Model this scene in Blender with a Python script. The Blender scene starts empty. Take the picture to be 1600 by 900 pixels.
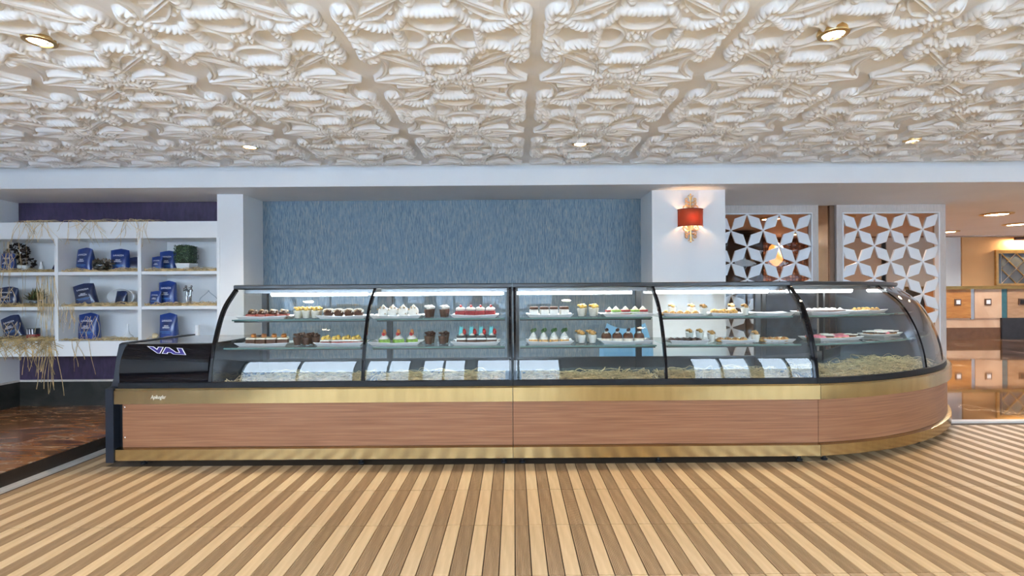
import bpy, bmesh, math, random
import numpy as np
from mathutils import Vector, Matrix, Euler

random.seed(7)
rng = np.random.default_rng(11)
PI = math.pi
S = bpy.context.scene
C = S.collection

# ------------------------------------------------------------------ camera
H = 1.30
cam_d = bpy.data.cameras.new('camera')
cam_d.sensor_width = 36.0
cam_d.lens = 18.0
cam_d.shift_x = -3.0 / 1600
cam_d.shift_y = 8.0 / 1600
cam_d.clip_start = 0.05
cam_d.clip_end = 300
cam = bpy.data.objects.new('camera', cam_d)
cam.location = (0, 0, H)
cam.rotation_euler = (PI / 2, math.radians(0.4), 0)
C.objects.link(cam)
S.camera = cam

# ------------------------------------------------------------------ world, exposure
S.view_settings.view_transform = 'Standard'
S.view_settings.look = 'None'
S.view_settings.gamma = 1.0
S.view_settings.use_curve_mapping = False
S.view_settings.exposure = 0.42
S.cycles.transparent_max_bounces = 40
S.cycles.max_bounces = 10
S.cycles.diffuse_bounces = 5
S.cycles.glossy_bounces = 6
S.cycles.caustics_reflective = False
S.cycles.caustics_refractive = False
S.cycles.sample_clamp_indirect = 6.0
w = bpy.data.worlds.new('sky')
S.world = w
w.use_nodes = True
wn = w.node_tree
wn.nodes.clear()
wo = wn.nodes.new('ShaderNodeOutputWorld')
wb = wn.nodes.new('ShaderNodeBackground')
wb.inputs['Color'].default_value = (0.68, 0.83, 1.0, 1)
wb.inputs['Strength'].default_value = 15.0
wn.links.new(wb.outputs[0], wo.inputs[0])

sun_d = bpy.data.lights.new('sun', 'SUN')
sun_d.energy = 60.0
sun_d.angle = math.radians(1.0)
sun_d.color = (1.0, 0.98, 0.95)
sun = bpy.data.objects.new('sun', sun_d)
sun.rotation_euler = (0, math.radians(32), 0)      # high, from the side: it falls on the pale ground outside, not into the room
sun.location = (20, -15, 20)
C.objects.link(sun)

# ------------------------------------------------------------------ materials
MATS = {}
def nodes_of(m):
    nt = m.node_tree
    b = [n for n in nt.nodes if n.type == 'BSDF_PRINCIPLED'][0]
    return nt, b

def mat(name, col, rough=0.5, metal=0.0, var=0.06, scale=8.0, stretch=(1, 1, 1), bump=0.0, bscale=None,
        rand=0.0, spec=0.5, coat=0.0, emit=None, estr=0.0, sub=0.0):
    """Principled material whose colour is broken up by a noise pattern."""
    if name in MATS:
        return MATS[name]
    m = bpy.data.materials.new(name)
    m.use_nodes = True
    nt, b = nodes_of(m)
    L = nt.links
    tc = nt.nodes.new('ShaderNodeTexCoord')
    mp = nt.nodes.new('ShaderNodeMapping')
    mp.inputs['Scale'].default_value = stretch
    L.new(tc.outputs['Object'], mp.inputs['Vector'])
    nz = nt.nodes.new('ShaderNodeTexNoise')
    nz.inputs['Scale'].default_value = scale
    nz.inputs['Detail'].default_value = 4
    L.new(mp.outputs[0], nz.inputs['Vector'])
    cr = nt.nodes.new('ShaderNodeValToRGB')
    lo = [max(0, c * (1 - var * 2)) for c in col]
    hi = [min(1, c * (1 + var * 2)) for c in col]
    cr.color_ramp.elements[0].position = 0.3
    cr.color_ramp.elements[1].position = 0.7
    cr.color_ramp.elements[0].color = (*lo, 1)
    cr.color_ramp.elements[1].color = (*hi, 1)
    L.new(nz.outputs['Fac'], cr.inputs[0])
    out = cr.outputs[0]
    if rand > 0:
        oi = nt.nodes.new('ShaderNodeObjectInfo')
        hs = nt.nodes.new('ShaderNodeHueSaturation')
        mr = nt.nodes.new('ShaderNodeMapRange')
        mr.inputs['To Min'].default_value = 1 - rand
        mr.inputs['To Max'].default_value = 1 + rand
        L.new(oi.outputs['Random'], mr.inputs['Value'])
        L.new(mr.outputs[0], hs.inputs['Value'])
        L.new(out, hs.inputs['Color'])
        out = hs.outputs[0]
    L.new(out, b.inputs['Base Color'])
    b.inputs['Roughness'].default_value = rough
    b.inputs['Metallic'].default_value = metal
    b.inputs['Specular IOR Level'].default_value = spec
    b.inputs['Coat Weight'].default_value = coat
    b.inputs['Coat Roughness'].default_value = 0.05
    if sub:
        b.inputs['Subsurface Weight'].default_value = sub
        b.inputs['Subsurface Radius'].default_value = (0.01, 0.006, 0.004)
    if bump:
        bp = nt.nodes.new('ShaderNodeBump')
        bp.inputs['Strength'].default_value = bump
        bp.inputs['Distance'].default_value = 0.01
        nb = nt.nodes.new('ShaderNodeTexNoise')
        nb.inputs['Scale'].default_value = bscale or scale * 3
        L.new(mp.outputs[0], nb.inputs['Vector'])
        L.new(nb.outputs['Fac'], bp.inputs['Height'])
        L.new(bp.outputs[0], b.inputs['Normal'])
    if emit:
        b.inputs['Emission Color'].default_value = (*emit, 1)
        b.inputs['Emission Strength'].default_value = estr
    MATS[name] = m
    return m

def ramp_mat(name, stops, rough, scale, stretch, detail=6, dist=0.0, metal=0, coat=0, bump=0.0, rand=0.0, spec=0.5):
    if name in MATS:
        return MATS[name]
    m = mat(name, (0.5, 0.5, 0.5), rough, metal, 0, scale, stretch, bump, scale, rand, spec, coat)
    nt = m.node_tree
    nz = [n for n in nt.nodes if n.type == 'TEX_NOISE'][0]
    nz.inputs['Detail'].default_value = detail
    nz.inputs['Distortion'].default_value = dist
    cr = [n for n in nt.nodes if n.type == 'VALTORGB'][0].color_ramp
    while len(cr.elements) > 1:
        cr.elements.remove(cr.elements[-1])
    cr.elements[0].position = stops[0][0]
    cr.elements[0].color = (*stops[0][1], 1)
    for p, c in stops[1:]:
        e = cr.elements.new(p)
        e.color = (*c, 1)
    return m

def glass_mat(name, tint=(0.97, 0.985, 0.98), ior=1.5, gain=1.0, rough=0.0):
    """thin clear glass: lets light straight through, mirrors by the Fresnel law"""
    if name in MATS:
        return MATS[name]
    m = bpy.data.materials.new(name)
    m.use_nodes = True
    nt = m.node_tree
    nt.nodes.clear()
    o = nt.nodes.new('ShaderNodeOutputMaterial')
    mx = nt.nodes.new('ShaderNodeMixShader')
    tr = nt.nodes.new('ShaderNodeBsdfTransparent')
    tr.inputs['Color'].default_value = (*tint, 1)
    gl = nt.nodes.new('ShaderNodeBsdfGlossy')
    gl.inputs['Roughness'].default_value = rough
    fr = nt.nodes.new('ShaderNodeFresnel')
    fr.inputs['IOR'].default_value = ior
    mu = nt.nodes.new('ShaderNodeMath')
    mu.operation = 'MULTIPLY'
    mu.use_clamp = True
    mu.inputs[1].default_value = gain
    ge = nt.nodes.new('ShaderNodeNewGeometry')
    iv = nt.nodes.new('ShaderNodeMath')
    iv.operation = 'MULTIPLY_ADD'          # the rear face of a thin pane adds no second mirror
    iv.inputs[1].default_value = -1.0
    iv.inputs[2].default_value = 1.0
    nt.links.new(ge.outputs['Backfacing'], iv.inputs[0])
    m2 = nt.nodes.new('ShaderNodeMath')
    m2.operation = 'MULTIPLY'
    nt.links.new(fr.outputs[0], m2.inputs[0])
    nt.links.new(iv.outputs[0], m2.inputs[1])
    nt.links.new(m2.outputs[0], mu.inputs[0])
    nt.links.new(mu.outputs[0], mx.inputs[0])
    nt.links.new(tr.outputs[0], mx.inputs[1])
    nt.links.new(gl.outputs[0], mx.inputs[2])
    nt.links.new(mx.outputs[0], o.inputs[0])
    MATS[name] = m
    return m

def emit_mat(name, col, s):
    if name in MATS:
        return MATS[name]
    m = bpy.data.materials.new(name)
    m.use_nodes = True
    nt, b = nodes_of(m)
    b.inputs['Base Color'].default_value = (0.8, 0.8, 0.8, 1)
    b.inputs['Emission Color'].default_value = (*col, 1)
    b.inputs['Emission Strength'].default_value = s
    MATS[name] = m
    return m

M_plaster = mat('plaster_relief', (0.82, 0.825, 0.83), 0.55, var=0.02, scale=5)
M_white = mat('white_paint', (0.80, 0.81, 0.82), 0.5, var=0.01, scale=3)
M_beam = mat('beam_paint', (0.82, 0.84, 0.86), 0.5, var=0.01, scale=2)
M_soffit = mat('soffit_paint', (0.80, 0.81, 0.84), 0.6, var=0.015, scale=2)
M_shelfw = mat('shelf_white', (0.84, 0.85, 0.86), 0.35, var=0.01, scale=4)
M_wallpaper = ramp_mat('blue_wallpaper', [(0.28, (0.058, 0.102, 0.160)), (0.44, (0.120, 0.185, 0.250)), (0.54, (0.175, 0.245, 0.30)),
                       (0.63, (0.26, 0.285, 0.29)), (0.74, (0.36, 0.33, 0.29))], 0.5, 34.0, (5.5, 1.0, 0.42), detail=5, dist=0.5, bump=0.12)
M_purple = mat('purple_wallpaper', (0.046, 0.030, 0.075), 0.55, var=0.16, scale=10, stretch=(3, 1, 1), bump=0.1)
M_marble = ramp_mat('brown_marble', [(0.30, (0.085, 0.032, 0.012)), (0.45, (0.21, 0.078, 0.024)), (0.54, (0.34, 0.13, 0.04)),
                    (0.585, (0.30, 0.13, 0.05)), (0.60, (0.62, 0.42, 0.26)), (0.615, (0.26, 0.11, 0.04)), (0.66, (0.30, 0.12, 0.045)), (0.672, (0.55, 0.36, 0.2)), (0.684, (0.2, 0.08, 0.03)), (0.8, (0.12, 0.05, 0.02))], 0.16, 2.2,
                    (0.7, 2.4, 1), detail=9, dist=1.8, spec=0.35)
M_marble2 = ramp_mat('lobby_marble', [(0.3, (0.085, 0.036, 0.012)), (0.5, (0.18, 0.082, 0.03)), (0.6, (0.24, 0.115, 0.045)),
                    (0.63, (0.6, 0.42, 0.26)), (0.65, (0.22, 0.10, 0.04)), (0.8, (0.13, 0.06, 0.024))], 0.03, 0.9,
                    (1, 0.6, 1), detail=8, dist=1.4, spec=0.8, coat=0.5)
M_skirt = ramp_mat('dark_skirting', [(0.3, (0.018, 0.019, 0.018)), (0.7, (0.055, 0.055, 0.048))], 0.12, 2.0, (1, 1, 1), dist=1)
M_strip = mat('pale_stone', (0.62, 0.58, 0.54), 0.4, var=0.04, scale=12)
M_grout = mat('dark_joint', (0.09, 0.055, 0.03), 0.8)
M_plank = ramp_mat('pale_oak', [(0.3, (0.59, 0.385, 0.195)), (0.5, (0.67, 0.45, 0.24)), (0.7, (0.72, 0.50, 0.285))], 0.42, 6.0, (7, 0.6, 1), dist=0.4, rand=0.05)
M_ridge = ramp_mat('brown_oak', [(0.3, (0.32, 0.195, 0.096)), (0.5, (0.40, 0.25, 0.130)), (0.7, (0.46, 0.295, 0.16))], 0.5, 6.0, (7, 0.6, 1), dist=0.4, rand=0.05)
M_wood = ramp_mat('cherry_laminate', [(0.30, (0.205, 0.085, 0.040)), (0.5, (0.265, 0.115, 0.056)), (0.68, (0.32, 0.150, 0.075))], 0.38, 7.0,
                  (0.30, 0.30, 13.0), detail=8, dist=0.35)
M_brass = mat('brushed_brass', (0.50, 0.405, 0.215), 0.2, 1.0, var=0.05, scale=3, stretch=(6, 6, 1))
M_black = mat('gloss_black', (0.004, 0.004, 0.006), 0.04, var=0.05, spec=0.3)
M_blackm = mat('satin_black', (0.012, 0.013, 0.016), 0.32, var=0.08)
M_navyblk = mat('blueblack_profile', (0.012, 0.018, 0.030), 0.3, var=0.08)
M_grey = mat('grey_metal', (0.32, 0.33, 0.34), 0.35, 0.8, var=0.05)
M_deck = mat('case_deck', (0.20, 0.23, 0.26), 0.18, 0.6, var=0.05)
M_glass = glass_mat('clear_glass', (0.985, 0.992, 0.99), 1.52, 1.25)
M_shelfglass = glass_mat('shelf_glass', (0.86, 0.93, 0.91), 1.5, 1.0)
M_bronze = glass_mat('bronze_glass', (0.80, 0.70, 0.62), 1.45, 0.5)
M_edge = mat('glass_edge', (0.10, 0.20, 0.18), 0.15, var=0.1)
M_led = emit_mat('led_tube', (0.90, 0.97, 1.0), 25.0)
M_lampwarm = emit_mat('warm_lens', (1.0, 0.80, 0.52), 30.0)
M_chrome = mat('chrome', (0.75, 0.74, 0.72), 0.15, 1.0, var=0.03)
M_porc = mat('white_porcelain', (0.86, 0.87, 0.88), 0.15, var=0.01)
M_petal = mat('white_lacquer', (0.82, 0.86, 0.90), 0.35, var=0.01)
M_frame = mat('limed_wood_frame', (0.58, 0.53, 0.50), 0.5, var=0.05, scale=12, stretch=(8, 8, 1))
M_straw = mat('raffia', (0.52, 0.37, 0.17), 0.7, var=0.25, scale=14, rand=0.05)
M_straw2 = mat('wood_wool', (0.62, 0.46, 0.24), 0.7, var=0.22, scale=16)
M_gold = mat('antique_gold', (0.72, 0.50, 0.22), 0.3, 1.0, var=0.08)

# ------------------------------------------------------------------ mesh helpers
class MB:
    """collects shapes that make up one mesh object"""
    def __init__(self):
        self.v = []
        self.f = []
    def add(self, vs, fs):
        k = len(self.v)
        self.v += [tuple(p) for p in vs]
        self.f += [tuple(i + k for i in f) for f in fs]
        return self
    def box(self, x0, x1, y0, y1, z0, z1):
        return self.add([(x0, y0, z0), (x1, y0, z0), (x1, y1, z0), (x0, y1, z0), (x0, y0, z1), (x1, y0, z1), (x1, y1, z1), (x0, y1, z1)],
                        [(0, 3, 2, 1), (4, 5, 6, 7), (0, 1, 5, 4), (1, 2, 6, 5), (2, 3, 7, 6), (3, 0, 4, 7)])
    def rbox(self, x0, x1, y0, y1, z0, z1, r=0.01, seg=2):
        bm = bmesh.new()
        bmesh.ops.create_cube(bm, size=1)
        for q in bm.verts:
            q.co = Vector(((x0 + x1) / 2 + q.co.x * (x1 - x0), (y0 + y1) / 2 + q.co.y * (y1 - y0), (z0 + z1) / 2 + q.co.z * (z1 - z0)))
        bmesh.ops.bevel(bm, geom=bm.edges[:], offset=r, segments=seg, affect='EDGES', profile=0.5)
        bm.verts.index_update()
        self.add([q.co for q in bm.verts], [[q.index for q in f.verts] for f in bm.faces])
        bm.free()
        return self
    def lathe(self, prof, n=16, cx=0, cy=0, cz=0, caps=True):
        vs, fs = [], []
        for (r, z) in prof:
            for i in range(n):
                a = 2 * PI * i / n
                vs.append((cx + r * math.cos(a), cy + r * math.sin(a), cz + z))
        m = len(prof)
        for j in range(m - 1):
            for i in range(n):
                i2 = (i + 1) % n
                fs.append((j * n + i, j * n + i2, (j + 1) * n + i2, (j + 1) * n + i))
        if caps:
            fs.append(tuple(reversed(range(n))))
            fs.append(tuple((m - 1) * n + i for i in range(n)))
        return self.add(vs, fs)
    def tube(self, pts, r, n=6, closed=False):
        pts = [Vector(p) for p in pts]
        m = len(pts)
        vs, fs = [], []
        up = Vector((0, 0, 1))
        for k, p in enumerate(pts):
            if closed:
                t = pts[(k + 1) % m] - pts[k - 1]
            else:
                t = pts[min(k + 1, m - 1)] - pts[max(k - 1, 0)]
            t.normalize()
            a = t.cross(up)
            if a.length < 1e-3:
                a = t.cross(Vector((0, 1, 0)))
            a.normalize()
            b = a.cross(t)
            rr = r[k] if isinstance(r, (list, tuple)) else r
            for i in range(n):
                q = 2 * PI * i / n
                vs.append(p + a * (rr * math.cos(q)) + b * (rr * math.sin(q)))
        for k in range(m if closed else m - 1):
            k2 = (k + 1) % m
            for i in range(n):
                i2 = (i + 1) % n
                fs.append((k * n + i, k * n + i2, k2 * n + i2, k2 * n + i))
        if not closed:
            fs.append(tuple(reversed(range(n))))
            fs.append(tuple((m - 1) * n + i for i in range(n)))
        return self.add(vs, fs)
    def blob(self, cx, cy, cz, rx, ry, rz, lump=0.0, n=8, m=6, seed=0):
        rr = random.Random(seed)
        vs = [(cx, cy, cz - rz)]
        fs = []
        for j in range(1, m):
            a = -PI / 2 + PI * j / m
            for i in range(n):
                b = 2 * PI * i / n
                k = 1 + rr.uniform(-lump, lump)
                vs.append((cx + rx * k * math.cos(a) * math.cos(b), cy + ry * k * math.cos(a) * math.sin(b), cz + rz * k * math.sin(a)))
        vs.append((cx, cy, cz + rz))
        for i in range(n):
            fs.append((0, 1 + (i + 1) % n, 1 + i))
        for j in range(m - 2):
            for i in range(n):
                i2 = (i + 1) % n
                fs.append((1 + j * n + i, 1 + j * n + i2, 1 + (j + 1) * n + i2, 1 + (j + 1) * n + i))
        t = len(vs) - 1
        o = 1 + (m - 2) * n
        for i in range(n):
            fs.append((o + i, o + (i + 1) % n, t))
        return self.add(vs, fs)
    def prism(self, poly, y0, y1):
        """polygon in x/z pushed along y"""
        n = len(poly)
        vs = [(x, y0, z) for x, z in poly] + [(x, y1, z) for x, z in poly]
        fs = [tuple(range(n)), tuple(reversed(range(n, 2 * n)))]
        fs += [(i, n + i, n + (i + 1) % n, (i + 1) % n) for i in range(n)]
        return self.add(vs, fs)
    def sweep(self, prof, ts, mp):
        """closed profile of (offset, height) carried along ts by mp"""
        n = len(prof)
        vs, fs = [], []
        for t in ts:
            for (d, z) in prof:
                vs.append(mp(t, d, z))
        for k in range(len(ts) - 1):
            for i in range(n):
                i2 = (i + 1) % n
                fs.append((k * n + i, k * n + i2, (k + 1) * n + i2, (k + 1) * n + i))
        fs.append(tuple(reversed(range(n))))
        fs.append(tuple((len(ts) - 1) * n + i for i in range(n)))
        return self.add(vs, fs)
    def mesh(self, name, smooth=None):
        me = bpy.data.meshes.new(name)
        me.from_pydata(self.v, [], self.f)
        bm = bmesh.new()
        bm.from_mesh(me)
        bmesh.ops.recalc_face_normals(bm, faces=bm.faces[:])
        if smooth is not None:
            for f in bm.faces:
                f.smooth = True
            for e in bm.edges:
                if len(e.link_faces) == 2 and e.calc_face_angle(0) > smooth:
                    e.smooth = False
        bm.to_mesh(me)
        bm.free()
        return me
    def build(self, name, m, parent=None, loc=(0, 0, 0), smooth=0.7, world=False):
        me = self.mesh(name, smooth)
        me.materials.append(m)
        o = bpy.data.objects.new(name, me)
        C.objects.link(o)
        o.location = loc
        if parent:
            o.parent = parent
            if world:      # vertices given in room coordinates
                p = parent
                off = Vector((0, 0, 0))
                while p:
                    off += p.location
                    p = p.parent
                o.location = -off
        return o

def tag(o, label, cat, group=None):
    o['label'] = label
    o['category'] = cat
    if group:
        o['group'] = group
    return o

def thing(name, label, cat, loc, rz=0, group=None):
    o = bpy.data.objects.new(name, None)
    o.empty_display_size = 0.05
    C.objects.link(o)
    o.location = loc
    o.rotation_euler = (0, 0, rz)
    return tag(o, label, cat, group)

def struct(o):
    o['kind'] = 'structure'
    return o

def dup(root, loc=None, rot=None, label=None, group=None, scale=None):
    def cp(o, par):
        c = o.copy()
        C.objects.link(c)
        c.parent = par
        for ch in o.children:
            cp(ch, c)
        return c
    r = cp(root, None)
    if loc is not None:
        r.location = loc
    if rot is not None:
        r.rotation_euler = rot
    if scale is not None:
        r.scale = scale
    if label:
        r['label'] = label
    if group:
        r['group'] = group
    return r

def catmull(pts, n=8):
    P = [np.array(p, float) for p in pts]
    P = [2 * P[0] - P[1]] + P + [2 * P[-1] - P[-2]]
    out = []
    for i in range(1, len(P) - 2):
        for k in range(n):
            t = k / n
            a, b, c, d = P[i - 1], P[i], P[i + 1], P[i + 2]
            out.append(0.5 * ((2 * b) + (-a + c) * t + (2 * a - 5 * b + 4 * c - d) * t * t + (-a + 3 * b - 3 * c + d) * t ** 3))
    out.append(P[-2])
    return out

def text_mesh(txt, size, depth=0.0, offset=0.0, shear=0.0, sx=1.0, align='CENTER'):
    cu = bpy.data.curves.new('lettering', 'FONT')
    cu.body = txt
    cu.size = size
    cu.extrude = depth
    cu.offset = offset
    cu.shear = shear
    cu.align_x = align
    cu.align_y = 'CENTER'
    cu.resolution_u = 2
    ob = bpy.data.objects.new('lettering_tmp', cu)
    C.objects.link(ob)
    dg = bpy.context.evaluated_depsgraph_get()
    dg.update()
    me = bpy.data.meshes.new_from_object(ob.evaluated_get(dg))
    bpy.data.objects.remove(ob)
    bpy.data.curves.remove(cu)
    return me

def mesh_obj(name, me, m, parent=None, loc=(0, 0, 0), rot=(0, 0, 0)):
    me.materials.clear()
    me.materials.append(m)
    o = bpy.data.objects.new(name, me)
    C.objects.link(o)
    o.parent = parent
    o.location = loc
    o.rotation_euler = rot
    return o

def PX(px, Y):
    return (px - 803.0) * Y / 800.0

# ================================================================== STRUCTURE
YF = 5.10     # end of the deck
YW = 5.63     # rear wall
ZC = 2.55     # relief ceiling
ZS = 2.34     # soffit
XL = -5.44
# --- deck floor with its boards
fl = struct(MB().box(-3.42, 9.0, -1.8, YF, -0.10, -0.012).build('floor', M_grout))
PW, PL = 0.0766, 0.5145
g = 0.0030
sm = MB().box(g, PW - g, g, PL - g, -0.012, 0.0)
sm_me = sm.mesh('plank')
sm_me.materials.append(M_plank)
prof = [(g, -0.012), (g, 0.0)]
x = 0.0075
while x < PW - 0.010:
    prof += [(x, 0.0), (x + 0.0012, -0.0028), (x + 0.0034, -0.0028), (x + 0.0046, 0.0)]
    x += 0.0082
prof += [(PW - g, 0.0), (PW - g, -0.012)]
rd = MB()
rd.v = [(a, g, b) for a, b in prof] + [(a, PL - g, b) for a, b in prof]
n = len(prof)
rd.f = [(i, i + 1, n + i + 1, n + i) for i in range(n - 1)] + [tuple(range(n))[::-1], tuple(range(n, 2 * n))]
rd_me = rd.mesh('ridged_plank')
rd_me.materials.append(M_ridge)
rows = [(1, 2.358 + PL), (0, 2.358), (2, 2.358 + 2 * PL), (3, 2.358 + 3 * PL), (4, 2.358 + 4 * PL), (-1, 2.358 - PL)]
rest = {0: MB(), 1: MB()}
for j, y0 in rows:
    for k in range(-46, 118):
        x0 = -0.003 + k * PW
        yn = y0 + PL
        lim = 1.02 * yn + 0.1
        big = abs(x0) < lim and j >= 0
        # under the display case nothing of the boards shows
        hid = x0 > -3.2 and ((j >= 3 and x0 < 2.2) or (j == 4 and x0 < 3.0))
        if x0 < -3.40 or hid or x0 > 8.9:
            continue
        y1 = min(yn, YF - 0.05)
        r = k % 2
        if big and yn <= YF:
            o = bpy.data.objects.new('ridged_plank' if r == 0 else 'plank', rd_me if r == 0 else sm_me)
            C.objects.link(o)
            o.parent = fl
            o.location = (x0, y0, 0)
        elif j == -1 and abs(x0) < 3.3:
            rest[r].box(x0 + g, x0 + PW - g, y0 + g, yn - g, -0.012, 0)
        elif j >= 0 and x0 < 8.8:
            rest[r].box(x0 + g, x0 + PW - g, y0 + g, y1 - g, -0.012, 0)
for r in (0, 1):
    o = rest[r].build('outer_planks', M_ridge if r == 0 else M_plank, fl)
    o['kind'] = 'stuff'
nearf = struct(MB().box(-3.42, 9.0, -1.8, 1.843, -0.012, -0.001).build('floor_near', M_plank))
struct(MB().box(-3.49, -3.42, -1.8, 5.1, -0.05, 0.004).build('trim_1', M_strip))
struct(MB().box(2.0, 9.0, YF - 0.06, YF + 0.02, -0.05, 0.005).build('trim_2', M_strip))
# --- raised marble platform on the left, lobby floor on the right
struct(MB().box(XL, -3.50, -1.8, YW, -0.05, 0.10).build('floor_platform', M_marble))
struct(MB().box(-3.502, -3.489, -1.8, YW, -0.02, 0.097).build('trim_4', mat('riser_stone', (0.03, 0.022, 0.018), 0.25)))
struct(MB().box(-3.49, 2.0, YF, YW, -0.06, 0.0).build('floor_back_strip', M_marble2))
struct(MB().box(2.0, 16.0, YF + 0.02, 17.0, -0.06, 0.002).build('floor_lobby', M_marble2))

# --- rear wall, pillars
struct(MB().box(-2.76, 1.40, YW, YW + 0.12, 0, ZS).build('wall_back', M_wallpaper))
struct(MB().box(XL, -3.02, YW, YW + 0.12, 0.1, ZS).build('wall_purple', M_purple))
struct(MB().box(-3.02, -2.755, 5.22, YW + 0.12, 0, ZS).build('pillar_left', M_white))
struct(MB().box(1.40, 2.14, 5.17, YW + 0.5, 0, ZS).build('pillar_right', M_white))
struct(MB().box(XL - 0.12, XL, -1.8, YW + 0.12, 0, ZC + 0.1).build('wall_left', M_white))
bb = struct(MB().box(XL, -3.02, YW - 0.02, YW, 0.10, 0.365).build('baseboard_back', M_skirt))
MB().box(XL, -3.02, YW - 0.022, YW, 0.365, 0.385).build('baseboard_cap', M_strip, bb)
bb2 = struct(MB().box(XL, XL + 0.02, -1.8, YW - 0.02, 0.10, 0.365).build('baseboard_left', M_skirt))
MB().box(XL, XL + 0.022, -1.8, YW - 0.02, 0.365, 0.385).build('baseboard_cap', M_strip, bb2)
# --- beam and soffit
bm_ = struct(MB().box(XL, 16.0, 4.88, 5.6, ZS, ZS + 0.143).build('beam', M_beam))
MB().box(XL, 16.0, 4.93, 5.6, ZS + 0.143, ZC).build('cornice', M_white, bm_)
struct(MB().box(XL, 16.0, 4.882, 9.8, ZS - 0.012, ZS).build('ceiling_soffit', M_soffit))
# --- relief ceiling
ce = struct(MB().box(XL, 9.0, -1.8, 4.95, ZC, ZC + 0.12).build('ceiling', M_plaster))

def relief_mesh():
    N = 130
    a = (np.arange(N + 1) / N)
    A, B = np.meshgrid(a / 0.945, a, indexing='ij')      # |u|, |v|
    Hh = np.zeros_like(A)
    def dist(pts):
        P = np.array(pts)
        best = np.full(A.shape, 9.0)
        sgn = np.zeros(A.shape)
        ss = np.zeros(A.shape)
        acc = 0.0
        for i in range(len(P) - 1):
            p, q = P[i], P[i + 1]
            e = q - p
            l = np.hypot(*e)
            if l < 1e-6:
                continue
            t = np.clip(((A - p[0]) * e[0] + (B - p[1]) * e[1]) / l ** 2, 0, 1)
            dx, dy = A - p[0] - t * e[0], B - p[1] - t * e[1]
            d = np.hypot(dx, dy)
            s = np.sign(e[0] * dy - e[1] * dx)
            k = d < best
            best = np.where(k, d, best)
            sgn = np.where(k, s, sgn)
            ss = np.where(k, acc + t * l, ss)
            acc += l
        return best, best * sgn, ss / max(acc, 1e-6), acc
    def rope(pts, w, h, freq=15.0, slant=9.0, amp=0.34, taper=None):
        nonlocal Hh
        d, sd, s, L = dist(catmull(pts, 8))
        ww = w if taper is None else w * (taper[0] + (taper[1] - taper[0]) * s)
        q = np.clip(1 - (d / ww) ** 2, 0, 1) ** 0.5
        tw = np.abs(np.sin(PI * (s * L * freq + sd * slant)))
        Hh = np.maximum(Hh, h * q * (1 - amp + amp * tw ** 0.6))
    def strap(pts, w, h, groove=0.0, taper=None, power=4):
        nonlocal Hh
        d, sd, s, L = dist(catmull(pts, 8))
        ww = w if taper is None else w * (taper[0] + (taper[1] - taper[0]) * s)
        q = np.clip(1 - (d / ww) ** power, 0, 1)
        if groove:
            q = q * (1 - groove * np.exp(-(d / (ww * 0.3)) ** 2))
        Hh = np.maximum(Hh, h * q)
    def horn(pts, w, h, taper=(0.5, 1.2)):
        nonlocal Hh
        d, sd, s, L = dist(catmull(pts, 8))
        ww = w * (taper[0] + (taper[1] - taper[0]) * np.sin(PI * np.clip(s, 0, 1)))
        q = np.clip(1 - (d / ww) ** 2, 0, 1) ** 0.7
        Hh = np.maximum(Hh, h * q)
    def bead(u, v, r, h):
        nonlocal Hh
        d = np.hypot(A - u, B - v)
        Hh = np.maximum(Hh, h * np.clip(1 - (d / r) ** 2, 0, 1) ** 0.5)
    hR, hS = 0.040, 0.022
    # low web that carries the rosette
    d0 = np.maximum(A, B)
    web = (((A - 0.02) / 0.20) ** 1.0 + ((B) / 0.20) ** 1.0 < 1) | ((A < 0.62) & (B < 0.62) & (np.abs(A - B) < 0.15))
    Hh = np.where(web, 0.012, Hh)
    # openings around the rosette, each with a raised lip
    for (cu, cv, ru, rv) in ((0.0, 0.335, 0.235, 0.165), (0.31, 0.0, 0.165, 0.185)):
        e = np.sqrt(((A - cu) / ru) ** 2 + ((B - cv) / rv) ** 2)
        Hh = np.where(e < 1.0, 0.0, Hh)
        Hh = np.maximum(Hh, 0.026 * np.clip(1 - ((e - 1.04) / 0.17) ** 2, 0, 1) ** 0.6)
    e = np.sqrt((A / 0.15) ** 2 + ((B - 0.70) / 0.115) ** 2)
    Hh = np.where(e < 1, 0, Hh)
    Hh = np.maximum(Hh, 0.028 * np.clip(1 - ((e - 1.06) / 0.2) ** 2, 0, 1) ** 0.6 * (B > 0.66))
    # rosette
    bead(0, 0, 0.05, 0.034)
    for k in range(10):
        bead(abs(0.095 * math.cos(k * 2 * PI / 10 + 0.3)), abs(0.085 * math.sin(k * 2 * PI / 10 + 0.3)), 0.027, 0.026)
    bead(0.40, 0.455, 0.036, 0.026)
    bead(0.33, 0.50, 0.022, 0.02)
    # grooved bars and thin arcs
    strap([(0.13, 0.82), (0.44, 0.60), (0.76, 0.38)], 0.036, 0.027, 0.55)
    strap([(0.25, 0.86), (0.33, 0.60), (0.55, 0.36), (0.78, 0.33)], 0.014, 0.024, power=2)
    strap([(0.16, 0.52), (0.28, 0.60), (0.27, 0.72)], 0.014, 0.024, power=2)
    # leaf straps that reach the cell corner
    strap([(0.79, 0.36), (0.735, 0.58), (0.80, 0.82), (0.945, 0.985)], 0.060, 0.030, 0.35, taper=(1.0, 0.62), power=3)
    horn([(0.955, 0.985), (0.78, 0.955), (0.56, 0.885), (0.30, 0.855)], 0.048, 0.036)
    horn([(0.72, 0.80), (0.52, 0.80), (0.34, 0.835)], 0.045, 0.034)
    horn([(0.97, 1.0), (0.80, 1.0), (0.62, 0.975), (0.45, 0.955)], 0.030, 0.032)
    # ropes
    rope([(0.43, 0.0), (0.425, 0.13), (0.44, 0.27)], 0.056, hR, 17, 8)
    rope([(0.0, 0.475), (0.12, 0.485), (0.22, 0.50)], 0.070, hR + 0.006, 20, 4, 0.16)
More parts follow.
